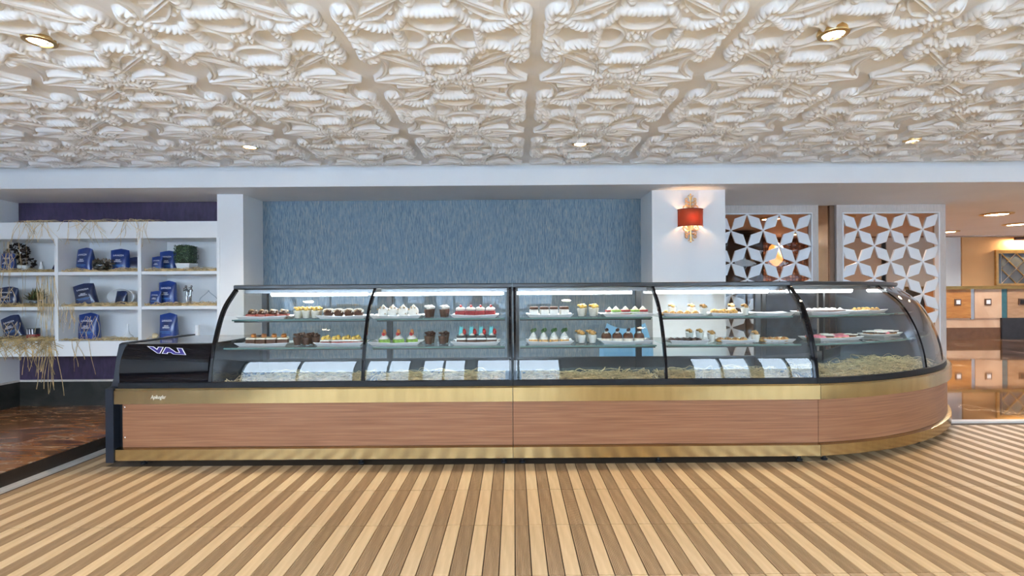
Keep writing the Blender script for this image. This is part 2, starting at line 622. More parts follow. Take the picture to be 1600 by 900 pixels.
    rope([(0.20, 0.52), (0.27, 0.44), (0.345, 0.29), (0.43, 0.235)], 0.062, hR, 17, 9)
    rope([(0.40, 0.24), (0.52, 0.175), (0.66, 0.205), (0.78, 0.31), (0.92, 0.40)], 0.058, hR, 17, 9)
    rope([(0.71, 0.25), (0.84, 0.22), (0.945, 0.185)], 0.050, hR - 0.004, 12, 14, 0.4)
    rope([(0.74, 0.27), (0.86, 0.10), (0.955, 0.05)], 0.038, hR - 0.010, 9, 16, 0.45)
    rope([(0.80, 0.47), (0.88, 0.50), (0.94, 0.42), (0.93, 0.30)], 0.058, hR + 0.002, 16, 8, 0.36)
    rope([(0.03, 0.965), (0.16, 0.93), (0.30, 0.925), (0.36, 0.965)], 0.050, hR, 16, 10)
    rope([(0.17, 0.62), (0.215, 0.74), (0.16, 0.86), (0.05, 0.925)], 0.050, hR - 0.002, 17, 9)
    rope([(0.22, 0.985), (0.36, 0.985), (0.42, 0.99)], 0.042, hR, 15, 8)
    # full cell by mirroring
    q = Hh
    full = np.concatenate([q[::-1], q[1:]], 0)
    full = np.concatenate([full[:, ::-1], full[:, 1:]], 1)
    # shift two of the quarters a little so that the cell is hand cast
    Mn = full.shape[0]
    cell = 0.9475
    xs = np.linspace(-cell / 2, cell / 2, Mn)
    X, Y = np.meshgrid(xs, xs, indexing='ij')
    X = X + 0.006 * np.sin(Y * 9 + 1) * np.cos(X * PI / cell)
    Y = Y + 0.006 * np.sin(X * 8 + 2) * np.cos(Y * PI / cell)
    co = np.stack([X, Y, -full * 1.0], -1).reshape(-1, 3)
    idx = np.arange(Mn * Mn).reshape(Mn, Mn)
    fc = np.stack([idx[:-1, :-1], idx[:-1, 1:], idx[1:, 1:], idx[1:, :-1]], -1).reshape(-1, 4)
    me = bpy.data.meshes.new('panel')
    me.vertices.add(len(co))
    me.vertices.foreach_set('co', co.astype(np.float32).ravel())
    me.loops.add(fc.size)
    me.loops.foreach_set('vertex_index', fc.astype(np.int32).ravel())
    me.polygons.add(len(fc))
    me.polygons.foreach_set('loop_start', np.arange(0, fc.size, 4, dtype=np.int32))
    me.polygons.foreach_set('loop_total', np.full(len(fc), 4, np.int32))
    me.polygons.foreach_set('use_smooth', np.ones(len(fc), bool))
    me.update()
    me.validate()
    me.materials.append(M_plaster)
    return me
pan = relief_mesh()
for j in range(4):
    for i in range(-6, 6):
        cx = 0.120 + 0.4738 + 0.9475 * i
        if cx - 0.48 < XL - 0.4:
            continue
        o = bpy.data.objects.new('panel', pan)
        C.objects.link(o)
        o.parent = ce
        o.location = (cx, 4.83 - 0.4738 - 0.9475 * j, ZC - 0.0015)
#--- window wall behind the camera
YB = -1.8
YT, ZB = 2.50, 0.90
wx = [XL, -4.2, -1.9, 0.4, 2.7, 5.0, 7.3, 9.0]
mbw = MB()
mbw.box(XL, 9.0, YB - 0.2, YB, 0, ZB)
mbw.box(XL, 9.0, YB - 0.2, YB, YT, ZC + 0.12)

wins = [(-5.2, -3.0), (-2.85, -1.95), (-1.78, -0.9), (-0.75, 0.9), (3.35, 4.5), (4.65, 5.75), (6.1, 8.0)]
edges = [XL] + [q for ab in wins for q in ab] + [9.0]
for k in range(0, len(edges), 2):
    mbw.box(edges[k], edges[k + 1], YB - 0.2, YB, ZB, YT)
struct(mbw.build('wall_front', M_white))
for k, (a, b) in enumerate(wins):
    f = MB()
    f.box(a, a + 0.05, YB - 0.12, YB - 0.06, ZB, YT)
    f.box(b - 0.05, b, YB - 0.12, YB - 0.06, ZB, YT)
    f.box(a, b, YB - 0.12, YB - 0.06, ZB, ZB + 0.05)
    f.box(a, b, YB - 0.12, YB - 0.06, YT - 0.05, YT)
    f.box((a + b) / 2 - 0.02, (a + b) / 2 + 0.02, YB - 0.12, YB - 0.06, ZB + 0.05, YT - 0.05)
    o = struct(f.build('window_%d' % (k + 1), M_grey))
    MB().box(a + 0.05, b - 0.05, YB - 0.10, YB - 0.094, ZB + 0.05, YT - 0.05).build('pane', M_glass, o)
    ld = bpy.data.lights.new('window_portal', 'AREA')
    ld.shape = 'RECTANGLE'
    ld.size, ld.size_y = b - a, YT - ZB
    ld.cycles.is_portal = True
    lo = bpy.data.objects.new('window_portal', ld)
    C.objects.link(lo)
    lo.location = ((a + b) / 2, YB - 0.03, (YT + ZB) / 2)
    lo.rotation_euler = (PI / 2, 0, 0)
struct(MB().box(-40, 9.12, -60, YB - 0.2, -0.3, -0.1).build('ground_outside', mat('bounce_ground', (0.58, 0.69, 0.80), 0.8)))  # unseen ground, tinted pale blue to bounce cool light onto the ceiling
struct(MB().box(9.0, 9.12, -1.8, 5.0, 0, ZC + 0.1).build('wall_right', M_white))


struct(MB().box(9.0, 16.12, 4.98, 5.10, 0, 0.8).box(9.0, 16.12, 4.98, 5.10, 2.3, 3.1).box(9.0, 10.2, 4.98, 5.10, 0.8, 2.3).box(14.2, 16.12, 4.98, 5.10, 0.8, 2.3).build('wall_lobby_front', M_white))
wf = MB()  # window out of view, added to bring bluish daylight into the lobby
for x in (10.2, 12.18, 14.16):
    wf.box(x, x + 0.04, 5.01, 5.07, 0.8, 2.3)
o = struct(wf.box(10.24, 14.16, 5.01, 5.07, 0.8, 0.84).box(10.24, 14.16, 5.01, 5.07, 2.26, 2.3).build('window_8', M_grey))
MB().box(10.24, 14.16, 5.035, 5.041, 0.84, 2.26).build('pane', M_glass, o)
ld = bpy.data.lights.new('window_portal', 'AREA')
ld.shape = 'RECTANGLE'
ld.size, ld.size_y = 4.0, 1.5
ld.cycles.is_portal = True
lo = bpy.data.objects.new('window_portal', ld)
C.objects.link(lo)
lo.location = (12.2, 5.12, 1.55)
lo.rotation_euler = (PI / 2, 0, 0)
struct(MB().box(9.12, 40, -40, 4.98, -0.3, -0.1).build('ground_outside_right', mat('bounce_ground', (0.58, 0.69, 0.80), 0.8)))
struct(MB().box(8.9, 16.12, 4.9, 9.9, 3.0, 3.1).build('roof_lobby', M_white))

struct(MB().box(-40, 40, -13.0, -12.0, -0.1, 2.5).build('skyline_block', mat('skyline_grey', (0.36, 0.40, 0.45), 0.9, var=0.15, scale=3)))  # unseen stand-in for a dark skyline, cuts low sky from the glass reflections

# --- lobby shell
M_beige = mat('beige_wall', (0.62, 0.47, 0.33), 0.5, var=0.02, scale=2)
M_beige2 = mat('apricot_wall', (0.74, 0.41, 0.18), 0.5, var=0.02, scale=2)
struct(MB().box(2.26, 8.0, 11.0, 11.12, 0, 3.0).build('wall_lobby', M_beige))
struct(MB().box(8.0, 13.1, 15.0, 15.12, 0, 3.0).build('wall_lobby_white', M_white))
struct(MB().box(13.1, 16.0, 14.96, 15.08, 0, 3.0).build('wall_lobby_apricot', M_beige2))
struct(MB().box(16.0, 16.12, 5.0, 15.1, 0, 3.0).build('wall_lobby_right', M_white))
struct(MB().box(2.14, 2.26, 5.67, 11.1, 0, 3.0).build('wall_lobby_left', M_beige))
struct(MB().box(7.9, 8.0, 11.0, 15.0, 0, 3.0).build('wall_lobby_return', M_white))
struct(MB().box(2.0, 16.12, 9.8, 15.1, 3.0, 3.1).build('ceiling_lobby', M_white))
struct(MB().box(2.0, 16.12, 9.72, 9.8, ZS - 0.03, 3.0).build('trim_3', mat('walnut_edge', (0.20, 0.10, 0.045), 0.4)))

# ================================================================== DISPLAY CASES
D0 = 3.85                              # front plane of the straight cases
CX, CY, RC = 1.8825, 6.821, 3.0        # centre and radius of the curved corner case
def mp_s(t, d, z):
    return (t, D0 + d, z)
def mp_c(t, d, z):
    r = RC - d
    s = math.degrees(math.asin(0.4215 / r))        # the first section stands square to the straight cases
    a = math.radians(s + (t - 8.08) / (60 - 8.08) * (60 - s))
    return (CX + r * math.sin(a), CY - r * math.cos(a), z)
def frange(a, b, n):
    return [a + (b - a) * i / n for i in range(n + 1)]
def rect(d0, d1, z0, z1):
    return [(d0, z0), (d1, z0), (d1, z1), (d0, z1)]
GP = [tuple(p) for p in catmull([(0.056, 0.615), (0.084, 0.80), (0.146, 1.0), (0.255, 1.195), (0.435, 1.352)], 6)]
def offset_prof(pr, th):
    out = []
    for i, p in enumerate(pr):
        a, b = pr[max(i - 1, 0)], pr[min(i + 1, len(pr) - 1)]
        tx, tz = b[0] - a[0], b[1] - a[1]
        l = math.hypot(tx, tz)
        out.append((p[0] + tz / l * th, p[1] - tx / l * th))
    return out
def band(pr, o0, o1):
    return offset_prof(pr, o0) + offset_prof(pr, o1)[::-1]
GLASSP = band(GP, 0.0, 0.007)
RIBP = band(GP, -0.006, 0.026)
UB = [(0.0, 0.485), (0.10, 0.485), (0.10, 0.60), (0.012, 0.60), (0.0, 0.588)]     # upper brass band
LB = [(0.004, 0.058), (0.10, 0.058), (0.10, 0.148), (0.030, 0.148), (0.004, 0.140)]

def foot(root, x, y):
    m = MB()
    m.lathe([(0.020, 0.0), (0.024, 0.004), (0.024, 0.014), (0.012, 0.018), (0.012, 0.10)], 12, x, y, 0)
    return m.build('foot', M_blackm, root, world=True)

def bay_parts(root, t0, t1, mpf, n, led, curved=False):
    """glass, shelves, light, rear doors of one bay"""
    ts = frange(t0, t1, n)
    e = (t1 - t0) * 0.004
    MB().sweep(GLASSP, frange(t0 + e, t1 - e, n), mpf).build('front_glass', M_glass, root, world=True)
    for zt, d0 in ((1.100, 0.285), (0.885, 0.165)):
        q0, q1 = t0 + (t1 - t0) * 0.035, t1 - (t1 - t0) * 0.035
        sh = MB().sweep(rect(d0, 0.86, zt - 0.008, zt), frange(q0, q1, n), mpf).build('glass_shelf', M_shelfglass, root, world=True)
        MB().sweep(rect(d0 - 0.006, d0 + 0.0, zt - 0.011, zt + 0.001), frange(q0, q1, n), mpf).build('shelf_edge', M_edge, sh, world=True)
        MB().sweep(rect(d0 + 0.03, d0 + 0.055, zt - 0.024, zt - 0.008), frange(q0, q1, n), mpf).build('shelf_rail', M_blackm, sh, world=True)
    MB().sweep(rect(0.935, 0.941, 0.70, 1.32), frange(t0 + 10 * e, t1 - 10 * e, n), mpf).build('rear_door', M_glass, root, world=True)
    a, b = led
    hs = MB().sweep(rect(0.505, 0.60, 1.312, 1.345), frange(t0 + 6 * e, t1 - 6 * e, n), mpf).build('lamp_housing', M_grey, root, world=True)
    MB().sweep([(0.515, 1.298), (0.53, 1.286), (0.565, 1.286), (0.58, 1.298), (0.58, 1.312), (0.515, 1.312)], frange(a, b, n), mpf).build('light_tube', M_led, hs, world=True)

def case_body(root, t0, t1, mpf, n, wood_t0=None):
    ts = frange(t0, t1, n)
    wt = frange(wood_t0 if wood_t0 is not None else t0, t1, n)
    MB().sweep(rect(0.06, 0.96, 0.10, 0.585), ts, mpf).build('base_cabinet', M_blackm, root, world=True)
    MB().sweep(rect(0.075, 0.93, 0.586, 0.604), ts, mpf).build('deck', M_deck, root, world=True)
    MB().sweep(UB, ts, mpf).build('upper_brass_band', M_brass, root, world=True)
    MB().sweep(LB, ts, mpf).build('lower_brass_band', M_brass, root, world=True)
    MB().sweep(rect(0.034, 0.059, 0.150, 0.484), wt, mpf).build('wood_panel', M_wood, root, world=True)
    MB().sweep([(0.035, 0.60), (0.078, 0.60), (0.078, 0.612), (0.060, 0.640), (0.043, 0.636)], ts, mpf).build('lower_glass_rail', mat('matt_black', (0.006, 0.006, 0.008), 0.5, var=0.05, spec=0.2), root, world=True)

def top_parts(root, t0, t1, mpf, n):
    ts = frange(t0, t1, n)
    MB().sweep([(0.415, 1.352), (0.425, 1.345), (0.95, 1.345), (0.95, 1.383), (0.43, 1.383), (0.415, 1.376)], ts, mpf).build('top_plate', M_blackm, root, world=True)
    MB().sweep(rect(0.925, 0.955, 0.604, 0.70), ts, mpf).build('rear_sill', M_blackm, root, world=True)
    MB().sweep(rect(0.925, 0.955, 1.32, 1.345), ts, mpf).build('rear_head', M_blackm, root, world=True)

def rib(root, t, wd, mpf, ang=False):
    MB().sweep(RIBP, frange(t - wd / 2, t + wd / 2, 1), mpf).build('curved_rib', M_black, root, world=True)
def upright(root, t, wd, mpf):
    MB().sweep(rect(0.91, 0.95, 0.60, 1.345), frange(t - wd / 2, t + wd / 2, 1), mpf).build('rear_upright', M_blackm, root, world=True)

# ---- left case with the motor housing
XA0, XJ, XE = -3.075, -0.014, 2.302
lc = thing('display_case', 'long pastry display case with black motor housing at its left end', 'display case', (-1.5, 4.3, 0), group='curved glass display cases')
case_body(lc, XA0 + 0.062, XJ - 0.002, mp_s, 1, wood_t0=XA0 + 0.10)
top_parts(lc, -2.335, XJ - 0.002, mp_s, 1)
bay_parts(lc, -2.318, -1.165, mp_s, 1, (PX(428, 4.42), PX(574, 4.42)))
bay_parts(lc, -1.155, XJ - 0.02, mp_s, 1, (PX(584, 4.42), PX(785, 4.42)))
rib(lc, -2.325, 0.024, mp_s)
rib(lc, -1.160, 0.020, mp_s)
rib(lc, -0.032, 0.018, mp_s)
for x in (-2.32, -1.16, -0.04):
    upright(lc, x, 0.05, mp_s)
sg = GP + [(0.93, 1.345), (0.93, 0.605)]
MB().sweep(sg, [-2.306, -2.300], mp_s).build('side_glass', M_glass, lc, world=True)
# black end profile, stepped back above the brass band
MB().sweep([(-0.004, 0.045), (0.99, 0.045), (0.99, 0.935), (0.165, 0.935), (0.135, 0.925), (0.10, 0.80), (0.075, 0.66), (0.05, 0.61), (-0.004, 0.60)],
           [XA0, XA0 + 0.060], mp_s).build('end_panel', M_navyblk, lc, world=True)
vh = MB()
VP = [(0.062, 0.602), (0.056, 0.66), (0.055, 0.72), (0.060, 0.77), (0.074, 0.82), (0.096, 0.867), (0.118, 0.903), (0.150, 0.922), (0.93, 0.922), (0.93, 0.602)]
vh.sweep(VP, [XA0 + 0.060, -2.338], mp_s)
hous = vh.build('motor_housing', M_black, lc, world=True, smooth=0.5)
MB().sweep([(0.149, 0.9225), (0.93, 0.9225), (0.93, 0.9285), (0.149, 0.9285)], [XA0 + 0.062, -2.345], mp_s).build('housing_top', mat('smoked_top', (0.10, 0.095, 0.09), 0.06, var=0.05, spec=0.9), hous, world=True)
# reflection of outlined lettering, built as back-to-front letters on the housing
ytop = D0 + 0.112
for nm, off, mm, dy in (('reflected_outline', 0.0105, mat('letter_white', (0.75, 0.75, 0.85), 0.4), 0.0010), ('reflected_fill', 0.0055, mat('letter_purple', (0.03, 0.02, 0.18), 0.4), 0.0022)):
    me = text_mesh('LAV', 0.098, 0.0003, off, 0.35)
    for v in me.vertices:
        x_, y_ = v.co.x, v.co.y
        v.co = Vector((-x_ * 1.45, y_ * 0.60 + x_ * 0.10, v.co.z))
    me.update()
    o = mesh_obj(nm, me, mm, lc)
    o.location = Vector((-2.655, D0 + 0.0965 - dy, 0.872)) - lc.location
    o.rotation_euler = (PI / 2 - 0.47, 0, 0)
me = text_mesh('Apikoglar', 0.040, 0.0004, 0.0, 0.25)
for v in me.vertices:
    v.co.x *= 0.72
o = mesh_obj('maker_lettering', me, mat('letter_cream', (0.85, 0.82, 0.72), 0.5), lc)
o.location = Vector((PX(246, D0), D0 - 0.001, 0.536)) - lc.location
o.rotation_euler = (PI / 2, 0, 0)
for z in (0.225, 0.455):
    MB().lathe([(0.006, 0), (0.006, 0.003), (0.003, 0.005)], 8).build('screw', M_chrome, lc).location = Vector((XA0 + 0.118, D0 + 0.034, z)) - lc.location
for c in [q for q in lc.children if q.name.startswith('screw')]:
    c.rotation_euler = (PI / 2, 0, 0)
for x, y in ((-2.87, 3.96), (-1.18, 3.93), (-0.085, 3.93), (-2.87, 4.70), (-1.18, 4.70), (-0.085, 4.70)):
    foot(lc, x, y)

# ---- middle case
mc = thing('display_case', 'shorter middle pastry display case between the two seams of the wood front', 'display case', (1.1, 4.3, 0), group='curved glass display cases')
case_body(mc, XJ + 0.002, XE - 0.002, mp_s, 1)
top_parts(mc, XJ + 0.002, XE - 0.002, mp_s, 1)
bay_parts(mc, XJ + 0.02, 1.155, mp_s, 1, (PX(808, 4.42), PX(985, 4.42)))
bay_parts(mc, 1.165, XE - 0.014, mp_s, 1, (PX(1022, 4.42), PX(1196, 4.42)))
rib(mc, 0.004, 0.018, mp_s)
rib(mc, 1.160, 0.020, mp_s)
rib(mc, XE - 0.012, 0.018, mp_s)
for x in (0.02, 1.16, 2.27):
    upright(mc, x, 0.05, mp_s)
for x, y in ((0.055, 3.93), (1.10, 3.93), (2.18, 3.93), (0.055, 4.70), (1.10, 4.70), (2.18, 4.70)):
    foot(mc, x, y)

# ---- rounded corner case
cc = thing('corner_display_case', 'rounded corner pastry display case bulging out at the right end', 'display case', (2.9, 4.9, 0), group='curved glass display cases')
T0, T1 = 8.08, 60.0
case_body(cc, T0, T1, mp_c, 40)
top_parts(cc, T0, T1, mp_c, 40)
bay_parts(cc, T0 + 0.3, 33.9, mp_c, 18, (9.5, 27.5))
bay_parts(cc, 34.1, T1 - 0.4, mp_c, 18, (38, 58))
rib(cc, T0 + 0.22, 0.40, mp_c)
rib(cc, 34.0, 0.12, mp_c)
rib(cc, T1 - 0.25, 0.45, mp_c)
for t in (9.0, 34.0, 59.2):
    upright(cc, t, 1.2, mp_c)
MB().sweep(GP + [(0.955, 1.345), (0.955, 0.06), (0.0, 0.06), (0.0, 0.6)], [T1, T1 + 0.5], mp_c).build('end_panel', M_navyblk, cc, world=True)
for t, d in ((9.6, 0.08), (32, 0.10), (52, 0.10), (9.6, 0.85), (34, 0.85), (58, 0.85)):
    p = mp_c(t, d, 0)
    foot(cc, p[0], p[1])
# dark sheet added in place of the dim view behind the corner case
MB().sweep(rect(0.915, 0.925, 0.70, 1.30), frange(9.8, 30.0, 12), mp_c).build('dim_view_sheet', mat('dim_view', (0.03, 0.035, 0.045), 0.12, var=0.2, scale=9), cc, world=True)

# ================================================================== LIGHTS OF THE PLACE
ORD = ['first', 'second', 'third', 'fourth', 'fifth', 'sixth']
def downlight(x, y, z, label, r=0.05, watt=45, group='recessed ceiling downlights', blend=0.6, size=110, col=(1.0, 0.80, 0.55), hang=0.034):
    t = thing('downlight', label, 'ceiling light', (x, y, z - hang), group=group)
    MB().lathe([(r, 0.0), (r * 1.35, 0.004), (r * 1.42, 0.016), (r * 1.30, hang), (r * 0.95, hang), (r * 0.95, 0.012)], 20, caps=False).build('trim_ring', M_gold, t)
    MB().lathe([(0.001, 0.006), (r * 0.96, 0.007), (r * 0.96, 0.016), (0.001, 0.017)], 20, caps=False).build('lens', M_lampwarm, t)
    ld = bpy.data.lights.new('lamp', 'SPOT')
    ld.energy = watt
    ld.color = col
    ld.spot_size = math.radians(size)
    ld.spot_blend = blend
    ld.shadow_soft_size = 0.05
    lo = bpy.data.objects.new('lamp', ld)
    C.objects.link(lo)
    lo.parent = t
    lo.location = (0, 0, -0.01)
    return t
for px, py, lab in ((65, 62, 'recessed downlight in the relief ceiling at the near left'), (1305, 59.5, 'recessed downlight in the relief ceiling at the near right'),
                    (392, 228, 'small downlight in the relief ceiling above the left display case'), (908, 227, 'small downlight in the relief ceiling near the beam middle'),
                    (1428, 226, 'small downlight in the relief ceiling near the beam on the right')):
    Y = (ZC - 0.034 - H) * 800 / (458 - py)
    downlight(PX(px, Y), Y, ZC, lab, watt=24 if py < 100 else 75, size=72 if py < 100 else 125, blend=0.8)
for px, py, lab in ((1558, 340, 'largest round light in the lobby ceiling'), (1480, 367, 'lobby ceiling light just beside the right lattice screen'),
                    (1590, 356, 'lobby ceiling light at the right edge of the view')):
    Y = (ZS - 0.02 - H) * 800 / (458 - py)
    downlight(PX(px, Y), Y, ZS - 0.012, lab, r=0.13, watt=170, group='round lobby ceiling lights', hang=0.02, size=150, col=(1.0, 0.96, 0.93))
for q, x in enumerate((9.6, 11.8, 14.0)):  # lamps out of view, added to brighten the lobby
    downlight(x, 12.3, 3.0, 'added out-of-view fill light in the higher ceiling over the reception counter, %s from the white wall' % ORD[q], r=0.13, watt=170, group='round lobby ceiling lights', hang=0.02, size=150, col=(1.0, 0.96, 0.93))
# lights that show through the lattice screens
for x, y, lab in ((3.62, 7.2, 'lobby ceiling light seen through the top of the left lattice screen'), (4.55, 7.1, 'lobby ceiling light seen through the top row of the right lattice screen'),
                  (5.0, 9.2, 'lobby ceiling light seen through the second row of the right lattice screen')):
    downlight(x, y, ZS - 0.012, lab, r=0.12, watt=90, group='round lobby ceiling lights', hang=0.02, size=150, col=(1.0, 0.96, 0.93))

# ---- wall sconce on the white pillar
sc_x = PX(1079, 5.17)
sc_ = thing('wall_sconce', 'ornate gold wall lamp with a red half-drum shade on the white pillar', 'wall lamp', (sc_x, 5.17, 1.95))
mshade = bpy.data.materials.new('red_silk')
mshade.use_nodes = True
nt, b = nodes_of(mshade)
wv = nt.nodes.new('ShaderNodeTexWave')
wv.inputs['Scale'].default_value = 60
wv.inputs['Distortion'].default_value = 0.5
cr = nt.nodes.new('ShaderNodeValToRGB')
cr.color_ramp.elements[0].color = (0.34, 0.065, 0.022, 1)
cr.color_ramp.elements[1].color = (0.42, 0.085, 0.028, 1)
nt.links.new(wv.outputs['Fac'], cr.inputs[0])
nt.links.new(cr.outputs[0], b.inputs['Base Color'])
b.inputs['Roughness'].default_value = 0.8
tl = nt.nodes.new('ShaderNodeBsdfTranslucent')
nt.links.new(cr.outputs[0], tl.inputs['Color'])
mxs = nt.nodes.new('ShaderNodeMixShader')
mxs.inputs[0].default_value = 0.30
om = [n for n in nt.nodes if n.type == 'OUTPUT_MATERIAL'][0]
nt.links.new(b.outputs[0], mxs.inputs[1])
nt.links.new(tl.outputs[0], mxs.inputs[2])
nt.links.new(mxs.outputs[0], om.inputs[0])
sh = MB()
ns = 20
vs, fs = [], []
for z in (0.0, 0.165):
    for k in range(ns + 1):
        a = PI + PI * k / ns
        for r in (0.125, 0.122):
            vs.append((r * math.cos(a), r * 0.85 * math.sin(a), z + 0.01))
W2 = (ns + 1) * 2
for k in range(ns):
    fs += [(2 * k, 2 * k + 2, W2 + 2 * k + 2, W2 + 2 * k), (2 * k + 1, W2 + 2 * k + 1, W2 + 2 * k + 3, 2 * k + 3)]
    fs += [(2 * k, 2 * k + 1, 2 * k + 3, 2 * k + 2), (W2 + 2 * k, W2 + 2 * k + 2, W2 + 2 * k + 3, W2 + 2 * k + 1)]
sh.add(vs, fs)
sh.build('lamp_shade', mshade, sc_)
for z in (0.0, 0.168):
    MB().tube([(0.1255 * math.cos(PI + PI * k / ns), 0.1255 * 0.85 * math.sin(PI + PI * k / ns), z + 0.01) for k in range(ns + 1)], 0.004, 6).build('shade_trim', mat('dark_red_trim', (0.16, 0.02, 0.02), 0.7), sc_)
def spiral(cx, cz, r0, turns, sgn, start, y=-0.018, n=22):
    pts = []
    for k in range(n + 1):
        t = k / n
        a = start + sgn * turns * 2 * PI * t
        r = r0 * (1 - 0.82 * t)
        pts.append((cx + r * math.cos(a), y, cz + r * math.sin(a)))
    return pts
for up in (1, -1):
    m = MB()
    base = 0.175 if up > 0 else 0.01
    def Z(z):
        return base + up * z
    m.tube([(0, -0.018, Z(-0.05)), (0, -0.018, Z(0.06)), (0, -0.018, Z(0.15))], [0.009, 0.007, 0.006], 8)
    for s_ in (-1, 1):
        for cx, cz, r0, st in ((0.048, 0.020, 0.036, 0.2), (0.038, 0.072, 0.022, 0.4), (0.040, 0.105, 0.020, 0.3)):
            pts = spiral(cx, cz, r0, 1.15, 1, PI * 1.35 + st)
            pts = [(s_ * p[0], p[1], Z(p[2])) for p in pts]
            m.tube(pts, 0.0048, 6)
            m.tube([(0, -0.018, Z(max(0, cz - 0.05))), (s_ * cx * 0.35, -0.018, Z(cz - 0.03)), pts[0]], 0.0048, 6)
        m.tube([(s_ * 0.004, -0.018, Z(0.10)), (s_ * 0.014, -0.018, Z(0.135)), (s_ * 0.028, -0.018, Z(0.145))], 0.0048, 6)
    m.lathe([(0.001, -0.01), (0.011, 0), (0.001, 0.012)], 8, 0, -0.018, Z(0.155), caps=False)
    m.build('upper_scrollwork' if up > 0 else 'lower_scrollwork', M_gold, sc_)
MB().rbox(-0.03, 0.03, -0.018, 0.0, -0.03, 0.21, 0.006).build('back_plate', M_gold, sc_)
MB().lathe([(0.004, -0.035), (0.02, -0.02), (0.024, 0.0), (0.018, 0.02), (0.004, 0.035)], 12, 0, -0.06, 0.09).build('bulb', emit_mat('sconce_bulb', (1.0, 0.62, 0.30), 130.0), sc_)
MB().tube([(0, -0.01, 0.06), (0, -0.06, 0.05), (0, -0.06, 0.06)], 0.006, 6).build('lamp_arm', M_gold, sc_)

# ================================================================== LATTICE SCREENS
YS = 6.15
mod = 0.1935
pet = MB()
L2, W2_ = mod / 2 * 0.985, mod / 4
poly = [(-L2, -L2), (W2_, -W2_), (L2, L2), (-W2_, W2_)]
pet.prism(poly, 0, 0.022)
pet_me = pet.mesh('petal')
pet_me.materials.append(M_petal)
nd = MB()
nd.prism([(0.014 * math.cos(k * PI / 4 + PI / 8), 0.014 * math.sin(k * PI / 4 + PI / 8)) for k in range(8)], 0, 0.024)
nd_me = nd.mesh('node')
nd_me.materials.append(M_petal)
def screen(xl, label, phase):
    """frame outer left edge xl; 6 modules wide"""
    t = thing('lattice_screen', label, 'screen', (xl, YS, 0), group='white star lattice screens')
    fw = 0.072
    W = 6 * mod + 2 * fw
    ht = ZS - 0.012
    top = 2.235
    f = MB()
    f.box(0, fw, -0.03, 0.07, 0, ht).box(W - fw, W, -0.03, 0.07, 0, ht)
    f.box(fw, W - fw, -0.03, 0.07, top, ht).box(fw, W - fw, -0.03, 0.07, 0, 0.10)
    f.build('frame', M_frame, t)
    fi = MB()
    fi.box(fw, fw + 0.012, -0.034, 0.03, 0.10, top).box(W - fw - 0.012, W - fw, -0.034, 0.03, 0.10, top)
    fi.box(fw + 0.012, W - fw - 0.012, -0.034, 0.03, top - 0.012, top)
    fi.build('inner_bead', M_petal, t)
    MB().box(fw, W - fw, 0.05, 0.056, 0.10, top).build('bronze_pane', M_bronze, t)
    for j in range(11):
        for i in range(6):
            o = bpy.data.objects.new('petal', pet_me)
            C.objects.link(o)
            o.parent = t
            d = 1 if (i + j + phase) % 2 == 0 else -1
            o.location = (fw + (i + 0.5) * mod, -0.02, top - 0.012 - (j + 0.5) * mod)
            if d < 0:
                o.scale = (-1, 1, 1)
    for j in range(12):
        for i in range(7):
            if (i + j + phase) % 2 == 1:
                o = bpy.data.objects.new('node', nd_me)
                C.objects.link(o)
                o.parent = t
                o.location = (fw + i * mod, -0.022, top - 0.012 - j * mod)
    return t
screen(PX(1277, YS) - 6 * mod - 0.144, 'star lattice screen half hidden behind the white pillar', 1)
screen(PX(1475, YS) - 6 * mod - 0.144, 'star lattice screen beside the open lobby at the right', 1)
xa, xb = PX(1277, YS), PX(1475, YS) - 6 * mod - 0.144
bc = thing('bronze_column', 'bronze mirrored column strip between the two lattice screens', 'column', ((xa + xb) / 2, YS, 0))
hw = (xb - xa) / 2 - 0.004
MB().box(-hw, hw * 0.45, 0.02, 0.12, 0, ZS - 0.012).build('mirror_face', mat('bronze_mirror', (0.42, 0.25, 0.15), 0.08, 1.0, var=0.05), bc)
MB().box(hw * 0.45, hw, 0.0, 0.12, 0, ZS - 0.012).build('edge_strip', mat('dark_bronze', (0.13, 0.07, 0.04), 0.35, 0.5), bc)

# ================================================================== SHELF UNIT ON THE LEFT
YSH = 5.22
su = thing('shelf_unit', 'white open shelf unit with three rows of compartments on the purple wall', 'shelf', (-4.2, 5.4, 0.687))
sx = [XL + 0.003, PX(88, YSH), PX(218, YSH), PX(347, YSH)]
zs = [0.84, 1.192, 1.548]
MB().box(sx[0], -3.024, YSH + 0.01, YW - 0.004, 1.887, 2.057).build('top_board', M_shelfw, su, world=True)
MB().box(sx[0], -3.024, YSH, YW - 0.004, 0.687, 0.84).build('bottom_board', M_shelfw, su, world=True)
MB().box(sx[0], sx[3], YW - 0.016, YW - 0.004, 0.84, 1.887).build('back_panel', M_shelfw, su, world=True)
for k in range(3):
    a = sx[k] + (0.018 if k else 0.0)
    b = sx[k + 1] - 0.018
    for z in zs[1:]:
        MB().box(a, b, YSH + 0.006, YW - 0.016, z - 0.032, z).build('shelf_board', M_shelfw, su, world=True)
for k in (1, 2):
    MB().box(sx[k] - 0.018, sx[k] + 0.018, YSH, YW - 0.016, 0.84, 1.887).build('divider', M_shelfw, su, world=True)
MB().box(sx[3] - 0.018, -3.024, YSH - 0.008, YW - 0.004, 0.84, 1.887).build('end_post', M_shelfw, su, world=True)

